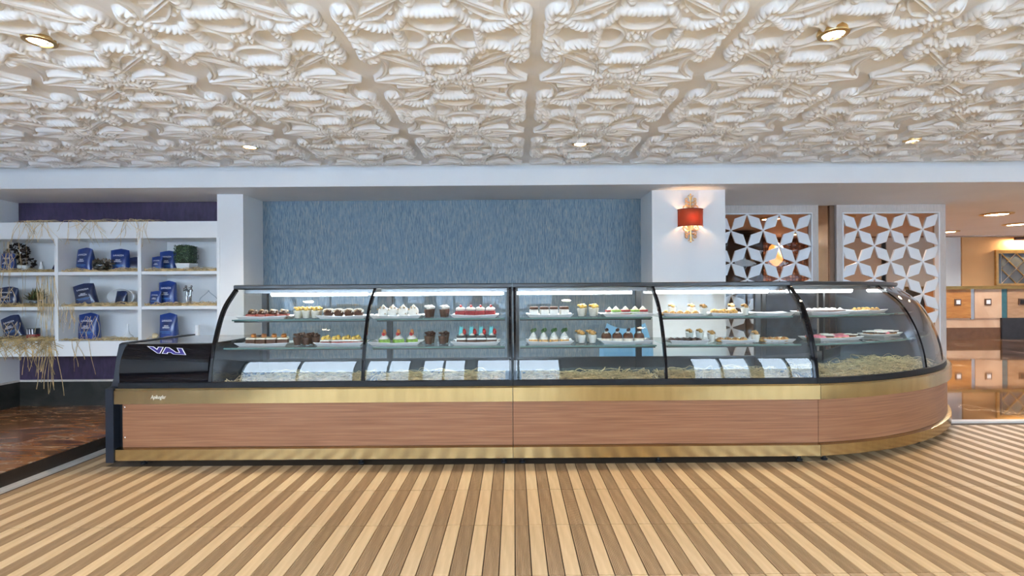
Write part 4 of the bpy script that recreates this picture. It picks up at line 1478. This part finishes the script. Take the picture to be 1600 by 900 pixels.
proto('green', 'pistachio_cake', (sq(0, 0.034), C_GREEN), [('cream_top', swirl(0.036, 0.0345, 0.032), C_WHITE), ('fruit_top', lumps(3, 0.012, 0.066, 0.075, 0.012, 4), C_RED), ('caramel_chip', MB().rbox(-0.010, 0.012, -0.003, 0.003, 0.060, 0.094, 0.002), C_ORANGE)])
proto('turq', 'layered_cake', (sq(0, 0.026), C_CHOC2), [('cream_layer', sq(0.0265, 0.042), C_WHITE), ('dark_layer', sq(0.0425, 0.056), C_GREY), ('cream_dab', swirl(0.020, 0.0565, 0.022), C_CREAM), ('turquoise_chip', MB().prism([(-0.022, 0.055), (0.004, 0.055), (0.010, 0.115), (-0.006, 0.105), (-0.014, 0.120)], -0.008, -0.003), C_TURQ), ('strawberry', MB().blob(0.020, 0.004, 0.078, 0.014, 0.014, 0.018, 0.05), C_RED)])
proto('white', 'cream_cube', (sq(0, 0.048, 0.031), C_WHITE), [('cocoa_top', sq(0.0485, 0.066, 0.030), C_CHOC2)])
proto('slice', 'striped_slice', (sq(0, 0.016, 0.033), C_RED), [('cream_layer', sq(0.0165, 0.028, 0.033), C_WHITE), ('top_layer', sq(0.0285, 0.042, 0.033), C_REDC), ('cream_top', swirl(0.024, 0.0425, 0.022), C_CREAM)])
proto('gslice', 'green_slice', (sq(0, 0.016, 0.033), C_GREEN), [('cream_layer', sq(0.0165, 0.028, 0.033), C_WHITE), ('top_layer', sq(0.0285, 0.042, 0.033), C_GREEN), ('cream_top', swirl(0.024, 0.0425, 0.022), C_CREAM)])
proto('mont', 'cream_tower', (MB().lathe([(0.034, 0), (0.036, 0.008), (0.035, 0.026)], 14), C_GOLD), [('cream_tiers', swirl(0.033, 0.0265, 0.050), C_WHITE), ('mint_top', lumps(4, 0.012, 0.074, 0.096, 0.013, 8), C_MINT)])
proto('tart', 'chocolate_tart', (MB().lathe([(0.030, 0), (0.038, 0.022), (0.038, 0.030)], 14), C_CREAM), [('chocolate_dome', MB().blob(0, 0, 0.036, 0.038, 0.038, 0.030, 0.06, 12, 8, 3), C_CHOC2), ('cream_dab', swirl(0.018, 0.060, 0.018), C_WHITE), ('chocolate_tip', lumps(3, 0.008, 0.080, 0.090, 0.010, 9), C_CHOC)])
proto('cookie', 'butter_cookie', (MB().lathe([(0.020, 0), (0.030, 0.004), (0.030, 0.012), (0.018, 0.020), (0.006, 0.018)], 12), C_GOLD), [('jam_dot', MB().blob(0, 0, 0.018, 0.009, 0.009, 0.006), C_ORANGE)])
proto('brownie', 'chocolate_finger', (MB().rbox(-0.016, 0.016, -0.055, 0.055, 0, 0.022, 0.007), C_CHOC), [('nut_line', MB().rbox(-0.004, 0.004, -0.045, 0.045, 0.0215, 0.026, 0.002), C_CHOC2)])
rl = MB()
for k in range(7):
    rl.blob(-0.09 + 0.030 * k, 0, 0.020, 0.022, 0.022, 0.020, 0.03, 9, 7, k)
proto('twist', 'twisted_pastry', (rl, C_GOLD), [('glaze', MB().tube([(-0.10 + 0.02 * k, 0.015 * math.cos(k * PI), 0.032 + 0.008 * math.sin(k * PI / 2)) for k in range(11)], 0.005, 5), C_YEL)])
cr_ = MB()
for k in range(7):
    a = -1.2 + 2.4 * k / 6
    r_ = 0.016 * (1 - 0.55 * abs(k - 3) / 3)
    cr_.blob(0.034 * math.sin(a), 0.020 - 0.026 * math.cos(a), r_, r_ * 1.1, r_ * 1.1, r_, 0.04, 8, 6, k)
proto('croiss', 'small_croissant', (cr_, C_GOLD), [('sugar_glaze', MB().blob(0, -0.006, 0.030, 0.014, 0.010, 0.004), C_YEL)])
dn = MB()
for i in range(1):
    vs, fs = [], []
    for a_ in range(16):
        for b_ in range(8):
            A_, B_ = 2 * PI * a_ / 16, 2 * PI * b_ / 8
            vs.append(((0.026 + 0.015 * math.cos(B_)) * math.cos(A_), (0.026 + 0.015 * math.cos(B_)) * math.sin(A_), 0.015 + 0.014 * math.sin(B_)))
    for a_ in range(16):
        for b_ in range(8):
            fs.append((a_ * 8 + b_, ((a_ + 1) % 16) * 8 + b_, ((a_ + 1) % 16) * 8 + (b_ + 1) % 8, a_ * 8 + (b_ + 1) % 8))
    dn.add(vs, fs)
def icing():
    m = MB()
    vs, fs = [], []
    for a_ in range(16):
        for b_ in range(5):
            A_, B_ = 2 * PI * a_ / 16, 0.15 + (PI - 0.3) * b_ / 4
            vs.append(((0.026 + 0.0165 * math.cos(B_)) * math.cos(A_), (0.026 + 0.0165 * math.cos(B_)) * math.sin(A_), 0.015 + 0.0158 * math.sin(B_)))
    for a_ in range(16):
        for b_ in range(4):
            fs.append((a_ * 5 + b_, ((a_ + 1) % 16) * 5 + b_, ((a_ + 1) % 16) * 5 + b_ + 1, a_ * 5 + b_ + 1))
    return m.add(vs, fs)
proto('donutp', 'pink_doughnut', (dn, C_GOLD), [('pink_icing', icing(), C_PINK)])
dn2 = MB()
dn2.v, dn2.f = list(dn.v), list(dn.f)
proto('donutc', 'striped_doughnut', (dn2, C_GOLD), [('chocolate_icing', icing(), C_CHOC), ('white_stripes', MB().tube([(0.038 * math.sin(a * 2.1), 0.038 * math.cos(a), 0.031) for a in np.linspace(0, 6, 20)], 0.003, 4), C_WHITE)])
proto('bonbon', 'chocolate_square', (MB().rbox(-0.030, 0.030, -0.030, 0.030, 0, 0.026, 0.006), C_CHOC), [('white_swirl', swirl(0.024, 0.0255, 0.014), C_WHITE)])
def cup(key, name, fill, top, tall=0.075, lump=True):
    outer = [(0.022, 0.0), (0.026, 0.003), (0.037, tall), (0.0355, tall), (0.0245, 0.005), (0.001, 0.004)]
    parts = [('dessert_filling', MB().lathe([(0.0235, 0.006), (0.0345, tall * 0.82)], 14), fill)]
    parts.append(('dessert_top', lumps(8, 0.020, tall * 0.92, tall * 1.12, 0.013, 5), top))
    proto(key, name, (MB().lathe(outer, 16, caps=False), M_cup), parts)
cup('cupy', 'custard_cup', C_CREAM, C_YEL)
cup('cupc', 'chocolate_cup', C_CHOC2, C_CHOC)
cup('cupw', 'layered_cup', C_CHOC2, C_WHITE)
cup('cuph', 'nut_cup', C_WHITE, C_GOLD)

# --- first bay
tray(378, 456, True, 'white tray of red glazed squares on the upper shelf at the far left')
rowof('redchoc', (394, 410, 426, 442), True, 'red glazed square topped with chocolate and nuts', 'red glazed squares', (-0.045, 0.045))
for px, dy in ((465, -0.06), (478, -0.06), (492, -0.06), (470, 0.03), (484, 0.03), (497, 0.03)):
    putc('cupy', PX(px, YU + dy), YU + dy, ZU, 'custard cup in the leftmost bay', 'yellow custard cups', sc=0.9)
tray(501, 578, True, 'white tray of drizzled chocolate pastries behind the second curved rib', d_=0.22)
rowof('drizzle', (513, 529, 545, 560), True, 'dark chocolate pastry with white drizzle', 'drizzled chocolate pastries', (-0.045, 0.045))
tray(377, 458, False, 'white tray of cream-topped chocolate squares on the lower shelf at the far left')
rowof('creamsq', (394, 410, 426, 442), False, 'chocolate square with white cream and caramel top', 'cream-topped chocolate squares', (-0.045, 0.045))
for px, dy in ((464, -0.05), (478, -0.05), (493, -0.05), (472, 0.04), (487, 0.04)):
    putc('cupc', PX(px, YL + dy), YL + dy, ZL, 'dark chocolate cup in the leftmost bay', 'left chocolate cups', sc=0.9)
tray(497, 572, False, 'white tray of almond slices on the lower shelf by the second curved rib', d_=0.22)
rowof('nutsq', (510, 526, 542, 557), False, 'almond slice with yellow nuts', 'almond slices', (-0.045, 0.045))
# --- second bay
tray(582, 662, True, 'white tray of coconut balls on the upper shelf')
rowof('snow', (599, 614, 630, 646), True, 'white coconut ball with nut flakes', 'coconut balls', (-0.045, 0.045))
for px, dy in ((669, -0.05), (693, -0.05), (673, 0.04), (696, 0.04)):
    putc('cupw', PX(px, YU + dy), YU + dy, ZU, 'glass cup of cocoa dessert with white top', 'white-topped cocoa cups', sc=0.95)
tray(706, 779, True, 'white tray of red velvet squares on the upper shelf')
rowof('redvel', (719, 735, 750, 766), True, 'red velvet square with cream and a berry', 'red velvet squares', (-0.045, 0.045))
tray(580, 660, False, 'white tray of green pistachio cakes on the lower shelf')
rowof('green', (600, 622, 643), False, 'green pistachio cake with cream and red fruit', 'pistachio cakes', (-0.045, 0.045), rz=0.5)
for px, dy in ((669, -0.05), (691, -0.05), (673, 0.04), (695, 0.04)):
    putc('cupc', PX(px, YL + dy), YL + dy, ZL, 'chocolate cup between the green and turquoise-topped cakes', 'middle chocolate cups', sc=0.95)
tray(706, 781, False, 'white tray of layered cakes with turquoise toppers')
rowof('turq', (721, 737, 752, 768), False, 'layered cake with a turquoise chip and a strawberry', 'turquoise-topped cakes', (-0.045, 0.045), rz=0.0)
# --- third bay
tray(822, 894, True, 'white tray of cream cubes on the upper shelf')
rowof('white', (834, 850, 865, 881), True, 'white cream cube with a cocoa top', 'cream cubes', (-0.04, 0.045))
for px, dy in ((908, -0.05), (926, -0.05), (911, 0.05), (929, 0.05)):
    putc('cupy', PX(px, YU + dy), YU + dy, ZU, 'custard cup between cream cubes and striped slices', 'middle custard cups', sc=0.95)
tray(938, 1018, True, 'white tray of red and green striped slices')
for k, px in enumerate((952, 962, 977, 992, 1004)):
    for dy in (-0.04, 0.045):
        Yc = YU + dy
        kk = 'slice' if k % 2 == 0 else 'gslice'
        put(kk, PX(px, Yc), Yc, ZU + 0.0055, ('red striped slice with a cream swirl, %s row, %s from left' if k % 2 == 0 else 'green striped slice with a cream swirl, %s row, %s from left') % ('front' if dy < 0 else 'back', ORD[k]), 'red striped slices' if k % 2 == 0 else 'green striped slices', rz=0.0, sc=0.92 if k in (0,) else 1.0) if not (k == 0 and dy < 0) else None
tray(821, 894, False, 'white tray of cream towers on the lower shelf')
rowof('mont', (833, 849, 865, 881), False, 'cream tower on a biscuit base with green top', 'cream towers', (-0.045, 0.045))
for px, dy in ((908, -0.05), (925, -0.05), (904, 0.05), (921, 0.05)):
    putc('cuph', PX(px, YL + dy), YL + dy, ZL, 'nut-topped cup in front of the blue chair', 'nut cups by the cream towers', sc=0.95)
tray(935, 1016, False, 'white tray of chocolate tarts before the blue chair')
rowof('tart', (947, 964, 981, 998), False, 'chocolate tart with a cream dab', 'chocolate tarts', (-0.045, 0.045))
# --- fourth bay
tray(1031, 1102, True, 'white tray of small croissants on the upper shelf', d_=0.22)
rowof('croiss', (1040, 1051, 1062, 1074, 1086), True, 'small golden croissant on the upper shelf', 'small croissants', (-0.05, 0.0, 0.05))
for px, dy in ((1050, 0.13), (1080, 0.13), (1099, -0.085), (1143, 0.13), (1164, -0.085)):
    putc('cuph', PX(px, YU + dy), YU + dy, ZU, 'nut-topped cup on the upper shelf of bay four', 'nut cups on the upper shelf', sc=0.9)
tray(1104, 1160, True, 'narrow white tray of twisted pastries on the upper shelf', d_=0.20)
for k in range(3):
    Yc = YU - 0.05 + 0.05 * k
    put('twist', PX(1131, Yc), Yc, ZU + 0.0055, 'long golden twisted pastry, %s on its narrow tray' % ('front', 'middle', 'rear')[k], 'twisted pastries', rz=0.05, sc=0.95)
tray(1172, 1232, True, 'empty white tray at the right end of the upper shelf', d_=0.2)
tray(1040, 1100, False, 'white tray of chocolate fingers', d_=0.23)
rowof('brownie', (1050, 1060, 1070, 1080, 1089), False, 'dark chocolate finger on the lower shelf', 'chocolate fingers', (0.0,), rz=0.0)
for px, dy in ((1077, 0.15), (1093, 0.15), (1111, -0.04), (1180, -0.08)):
    putc('cuph', PX(px, YL + dy), YL + dy, ZL, 'nut-topped cup on the lower shelf of bay four', 'nut cups on the lower shelf', sc=0.9)
tray(1118, 1171, False, 'white tray of butter cookies beside the chocolate fingers', d_=0.22)
rowof('cookie', (1125, 1137, 1149, 1161), False, 'butter cookie on the tray beside chocolate fingers', 'left butter cookies', (-0.06, 0.0, 0.06))
tray(1184, 1232, False, 'white tray of butter cookies at the right end of the lower shelf', d_=0.22, dy=0.02)
rowof('cookie', (1192, 1203, 1214, 1225), False, 'butter cookie on the rightmost lower-shelf tray', 'right butter cookies', (-0.05, 0.02, 0.08))
# --- corner case
def ctray(t, d, z, wd, label, dp=0.22):
    p = mp_c(t, d, z)
    o = tray_mesh(wd, dp).build('serving_tray', M_porc, None, p, smooth=0.3)
    o.rotation_euler = (0, 0, math.radians(t))
    return tag(o, label, 'tray', 'white porcelain serving trays'), p
def on_tray(t, p, key, cols_, rows_, gx, gy, label, group, alt=None, label2=None, group2=None, sc=1.0):
    a = math.radians(t)
    for i in range(cols_):
        for j in range(rows_):
            u, v = (i - (cols_ - 1) / 2) * gx, (j - (rows_ - 1) / 2) * gy
            x = p[0] + u * math.cos(a) - v * math.sin(a)
            y = p[1] + u * math.sin(a) + v * math.cos(a)
            if alt and (i + 2 * j) % 3 == 1:
                put(alt, x, y, p[2] + 0.0055, '%s, %s row, %s from left' % (label2, ('front', 'back')[j], ORD[i]), group2, sc=sc)
            else:
                put(key, x, y, p[2] + 0.0055, '%s, %s row, %s from left' % (label, ('front', 'back')[j], ORD[i]), group, sc=sc)
o, p = ctray(17.0, 0.50, ZU, 0.46, 'white tray of chocolate squares with white swirls in the corner case')
on_tray(17.0, p, 'bonbon', 6, 2, 0.066, 0.08, 'flat chocolate square with white swirl in corner case', 'swirled chocolate squares')
o, p = ctray(32.0, 0.50, ZU, 0.36, 'white tray of golden croissants in the corner case')
on_tray(32.0, p, 'croiss', 4, 2, 0.078, 0.08, 'golden croissant in the corner case', 'corner croissants')
o, p = ctray(17.5, 0.42, ZL, 0.48, 'white tray of pink and striped doughnuts in the corner case')
on_tray(17.5, p, 'donutp', 5, 2, 0.084, 0.088, 'doughnut with pink icing on the left corner tray', 'pink doughnuts on the left corner tray', 'donutc', 'doughnut with striped chocolate icing on the left corner tray', 'striped doughnuts on the left corner tray')
o, p = ctray(34.5, 0.42, ZL, 0.40, 'white tray of small mixed doughnuts in the corner case')
on_tray(34.5, p, 'donutc', 4, 2, 0.084, 0.088, 'striped doughnut on the right corner tray', 'striped doughnuts on the right corner tray', 'donutp', 'pink doughnut on the right corner tray', 'pink doughnuts on the right corner tray')
# --- straw on the case floors
for k, (a, b, nm) in enumerate(((-2.24, -1.20, 'first'), (-1.12, -0.08, 'second'), (0.06, 1.12, 'third'), (1.20, 2.25, 'fourth'))):
    m = MB()
    strands(m, 430, lying(a, b, D0 + 0.11, D0 + 0.60, 0.604, 0.055, 0.10, 0.34), 0.0025)
    stuff(m.build('wood_wool', M_straw2, None, smooth=None), 'straw strewn on the floor of the %s glass bay' % nm, 'straw')
m = MB()
for _ in range(600):
    t, d = random.uniform(10.5, 50), random.uniform(0.13, 0.70)
    l = random.uniform(0.1, 0.3)
    a, cv = random.uniform(0, 6.28), random.uniform(-2.5, 2.5)
    p = mp_c(t, d, 0.607)
    x, y = p[0], p[1]
    h = 0.05 * random.random() ** 2
    pts = []
    for q in range(7):
        pts.append((x, y, 0.607 + h * math.sin(PI * q / 6)))
        x += l / 6 * math.cos(a + cv * q / 6)
        y += l / 6 * math.sin(a + cv * q / 6)
    ok = all(RC - 0.86 < math.hypot(q[0] - CX, q[1] - CY) < RC - 0.095 and q[0] > 2.33 for q in pts)
    if ok:
        m.tube(pts, 0.0021, 3)
stuff(m.build('wood_wool', M_straw2, None, smooth=None), 'straw strewn on the floor of the rounded corner case', 'straw')

# --- blue chair behind the cases
M_bluep = mat('pale_blue_plastic', (0.22, 0.46, 0.68), 0.4, var=0.03, scale=3)
bxc = PX(977, 5.02)
ch = thing('blue_chair', 'pale blue plastic chair standing behind the third glass bay', 'chair', (bxc, 5.0, 0))
def zc(y, Y):
    return H - (y - 458) * Y / 800.0
sh_ = MB()
n_ = 12
pl = []
wt, wb_ = 0.185, 0.265
zt, zb = zc(506, 5.0), zc(571, 5.0)
pl = [(-wb_, zb), (wb_, zb), (wb_ * 0.98, zb + 0.18)]
for k in range(n_ + 1):
    t = 1 - 2 * k / n_
    pl.append((wt * t if abs(t) < 1 else wt * t, zt - 0.055 * (1 - t * t)))
pl.append((-wb_ * 0.98, zb + 0.18))
sh_.prism(pl, -0.012, 0.012)
sh_.build('backrest', M_bluep, ch)
MB().rbox(-0.22, 0.22, -0.016, -0.011, zb + 0.03, zb + 0.17, 0.002).build('back_inset', mat('pale_blue_inset', (0.19, 0.40, 0.60), 0.4, var=0.03), ch)
MB().rbox(-0.25, 0.25, 0.0, 0.42, 0.40, 0.435, 0.012).build('seat', M_bluep, ch)
for sx_ in (-1, 1):
    MB().tube([(sx_ * 0.235, 0.02, 0.0), (sx_ * 0.235, 0.0, 0.42), (sx_ * 0.225, 0.0, zb + 0.02)], 0.014, 8).build('leg', M_bluep, ch)
    MB().tube([(sx_ * 0.235, 0.40, 0.0), (sx_ * 0.23, 0.38, 0.42)], 0.014, 8).build('leg', M_bluep, ch)

# ================================================================== LOBBY
YR = 13.5
ct = thing('reception_counter', 'long reception counter with wood and marble front panels in the lobby', 'counter', (PX(1560, YR), YR, 0))
def lob(px, Y=YR):
    return PX(px, Y)
def zpx(y, Y=YR):
    return H - (y - 458) * Y / 800.0
zt = zpx(452)
M_ow = ramp_mat('orange_wood', [(0.3, (0.36, 0.14, 0.035)), (0.7, (0.50, 0.22, 0.06))], 0.25, 3, (1, 1, 6), dist=1)
M_pm = ramp_mat('pink_onyx', [(0.3, (0.55, 0.34, 0.21)), (0.60, (0.66, 0.44, 0.29)), (0.645, (0.22, 0.08, 0.04)), (0.66, (0.64, 0.42, 0.27))], 0.2, 0.9, (1, 1, 0.5), dist=2.0)
M_bw = ramp_mat('brown_veneer', [(0.3, (0.34, 0.19, 0.10)), (0.7, (0.46, 0.27, 0.15))], 0.25, 3, (1, 1, 6), dist=1)
xl_, xr_ = lob(1445), lob(1700)
MB().box(xl_, xr_, YR - 0.06, YR + 0.7, zt - 0.08, zt).build('counter_top', mat('counter_gold_edge', (0.30, 0.19, 0.06), 0.25, 0.6), ct, world=True)
MB().box(xl_, xr_, YR + 0.06, YR + 0.66, 0.25, zt - 0.082).build('counter_body', M_blackm, ct, world=True)
for a, b, mm in ((1447, 1517, M_ow), (1523, 1565, M_pm), (1574, 1640, M_bw), (1645, 1700, M_ow)):
    MB().box(lob(a), lob(b), YR, YR + 0.058, zpx(502), zt - 0.082).build('front_panel', mm, ct, world=True)
for a, b, mm in ((1517.2, 1522.8, mat('grey_strip', (0.45, 0.48, 0.52), 0.2, 0.7)), (1565.2, 1573.8, mat('teal_strip', (0.06, 0.17, 0.19), 0.2, 0.4))):
    MB().box(lob(a), lob(b), YR + 0.01, YR + 0.058, zpx(504), zt - 0.082).build('divider_strip', mm, ct, world=True)
for pxc, mm in ((1496, M_porc), (1543, M_porc), (1596, M_blackm)):
    e = MB()
    x, z = lob(pxc), zpx(477)
    MB().box(x - 0.085, x + 0.085, YR - 0.02, YR, z - 0.085, z + 0.085).build('square_emblem', mat('emblem_frame', (0.10, 0.05, 0.03), 0.3), ct, world=True)
    MB().box(x - 0.05, x + 0.05, YR - 0.03, YR - 0.02, z - 0.05, z + 0.05).build('emblem_face', mm, ct, world=True)
MB().box(xl_, lob(1564), YR + 0.03, YR + 0.09, zpx(517), zpx(502)).build('lower_panel', M_pm, ct, world=True)
MB().box(xl_, lob(1564), YR + 0.02, YR + 0.09, 0.0, zpx(517)).build('plinth', mat('brown_plinth', (0.13, 0.06, 0.028), 0.2), ct, world=True)
MB().box(lob(1564.3), xr_, YR - 0.02, YR + 0.09, 0.0, zpx(502)).build('dark_plinth', mat('navy_plinth', (0.02, 0.022, 0.028), 0.2), ct, world=True)
# mirror with gold frame and lattice
YM = 14.93
mr = thing('lattice_mirror', 'gold framed dark mirror crossed by a diamond lattice on the apricot wall', 'mirror', (lob(1600, YM), YM, zpx(450, YM)))
x0, x1, z0, z1 = lob(1555, YM), lob(1650, YM), zpx(451, YM), zpx(396, YM)
m = MB()
m.box(x0, x0 + 0.07, YM - 0.04, YM + 0.02, z0, z1).box(x1 - 0.07, x1, YM - 0.04, YM + 0.02, z0, z1)
m.box(x0 + 0.07, x1 - 0.07, YM - 0.04, YM + 0.02, z1 - 0.10, z1).box(x0 + 0.07, x1 - 0.07, YM - 0.04, YM + 0.02, z0, z0 + 0.05)
m.build('gold_frame', M_gold, mr, world=True)
MB().box(x0 + 0.07, x1 - 0.07, YM + 0.0, YM + 0.02, z0 + 0.05, z1 - 0.10).build('mirror_glass', mat('slate_mirror', (0.14, 0.17, 0.21), 0.25, 0.3, var=0.15, scale=2), mr, world=True)
MB().box(x0 + 0.15, x0 + 0.17, YM - 0.02, YM, z0 + 0.05, z1 - 0.10).build('inner_bar', M_chrome, mr, world=True)
w_ = z1 - z0 - 0.15
for k in range(-1, 4):
    for s_ in (-1, 1):
        xa_ = x0 + 0.17 + k * 0.45
        pa, pb = (xa_, z0 + 0.05), (xa_ + w_, z1 - 0.10)
        if s_ < 0:
            pa, pb = (xa_, z1 - 0.10), (xa_ + w_, z0 + 0.05)
        # clip to the glass
        def clip(pa, pb):
            (ax, az), (bx_, bz) = pa, pb
            lo, hi = x0 + 0.171, x1 - 0.075
            if ax < lo:
                az += (bz - az) * (lo - ax) / (bx_ - ax); ax = lo
            if bx_ > hi:
                bz = az + (bz - az) * (hi - ax) / (bx_ - ax); bx_ = hi
            return (ax, az), (bx_, bz)
        if pa[0] > x1 - 0.1 or pb[0] < x0 + 0.2:
            continue
        pa, pb = clip(pa, pb)
        MB().tube([(pa[0], YM - 0.008 - 0.004 * s_, pa[1]), (pb[0], YM - 0.008 - 0.004 * s_, pb[1])], 0.016, 6).build('lattice_bar', M_chrome if s_ > 0 else M_gold, mr, world=True)
# picture lamp over the mirror
pl_ = thing('picture_lamp', 'dark bar lamp above the gold framed mirror', 'wall lamp', (lob(1600, YM), YM, zpx(380, YM)))
MB().rbox(-0.42, 0.5, -0.20, -0.12, -0.03, 0.06, 0.02).build('bar', mat('dark_bar', (0.10, 0.06, 0.07), 0.4), pl_)
MB().box(-0.05, 0.05, -0.12, 0.02, 0.0, 0.04).build('bracket', M_gold, pl_)
ld = bpy.data.lights.new('lamp', 'AREA')
ld.shape = 'RECTANGLE'
ld.size, ld.size_y = 0.9, 0.06
ld.energy = 60
ld.color = (1.0, 0.66, 0.32)
lo = bpy.data.objects.new('lamp', ld)
C.objects.link(lo)
lo.parent = pl_
lo.location = (0.04, -0.16, -0.035)
lo.rotation_euler = (0.5, 0, 0)
# what stands behind the left lattice screen
YD = 8.6
dc = thing('dark_cabinet', 'tall black cabinet seen through the left lattice screen', 'cabinet', (PX(1163, YD), YD, 0))
cw_ = 30 * YD / 800.0
MB().rbox(-cw_, cw_, -0.02, 0.5, 0.0, zpx(366, YD), 0.01).build('cabinet_body', mat('cabinet_black', (0.012, 0.012, 0.016), 0.15), dc)
MB().rbox(-cw_ + 0.03, -0.006, -0.045, -0.021, 0.08, zpx(372, YD), 0.006).build('cabinet_door', mat('cabinet_door', (0.03, 0.028, 0.034), 0.12), dc)
MB().rbox(0.006, cw_ - 0.03, -0.045, -0.021, 0.08, zpx(372, YD), 0.006).build('cabinet_door', mat('cabinet_door', (0.03, 0.028, 0.034), 0.12), dc)
YM2 = 10.2
mw = thing('mosaic_panel', 'bronze mosaic wall panel seen through the left lattice screen', 'panel', (PX(1230, YM2), YM2, 0))
xa_, xb_ = PX(1186, YM2), PX(1290, YM2)
MB().box(xa_, xb_, YM2, YM2 + 0.06, 0, zpx(372, YM2)).build('backing', mat('mosaic_grout', (0.10, 0.04, 0.02), 0.5), mw, world=True)
M_tes = [mat('tessera_%d' % k, c_, 0.12, 0.8, var=0.2, scale=40) for k, c_ in enumerate(((0.42, 0.17, 0.08), (0.60, 0.30, 0.17), (0.26, 0.10, 0.05)))]
grp = [MB(), MB(), MB()]
st = 0.060
nx, nz = int((xb_ - xa_) / st), int(zpx(372, YM2) / st)
for i in range(nx):
    for j in range(nz):
        grp[random.randrange(3)].box(xa_ + i * st + 0.006, xa_ + (i + 1) * st - 0.006, YM2 - 0.012, YM2, j * st + 0.006, (j + 1) * st - 0.006)
for k in range(3):
    o = grp[k].build('mosaic_tiles', M_tes[k], mw, world=True)
    o['kind'] = 'stuff'
YP = 9.4
pn = thing('pendant_lantern', 'glowing orange pendant lantern seen through the left lattice screen', 'pendant lamp', (PX(1213, YP), YP, zpx(400, YP)))
MB().lathe([(0.02, -0.22), (0.10, -0.14), (0.15, 0.0), (0.11, 0.14), (0.03, 0.22)], 14).build('lantern_shade', emit_mat('lantern_glow', (1.0, 0.30, 0.05), 2.2), pn)
MB().lathe([(0.035, 0.22), (0.04, 0.25), (0.01, 0.28)], 12).build('cap', M_gold, pn)
MB().tube([(0, 0, 0.27), (0, 0, ZS - 0.012 - zpx(400, YP))], 0.006, 6).build('chain', M_gold, pn)
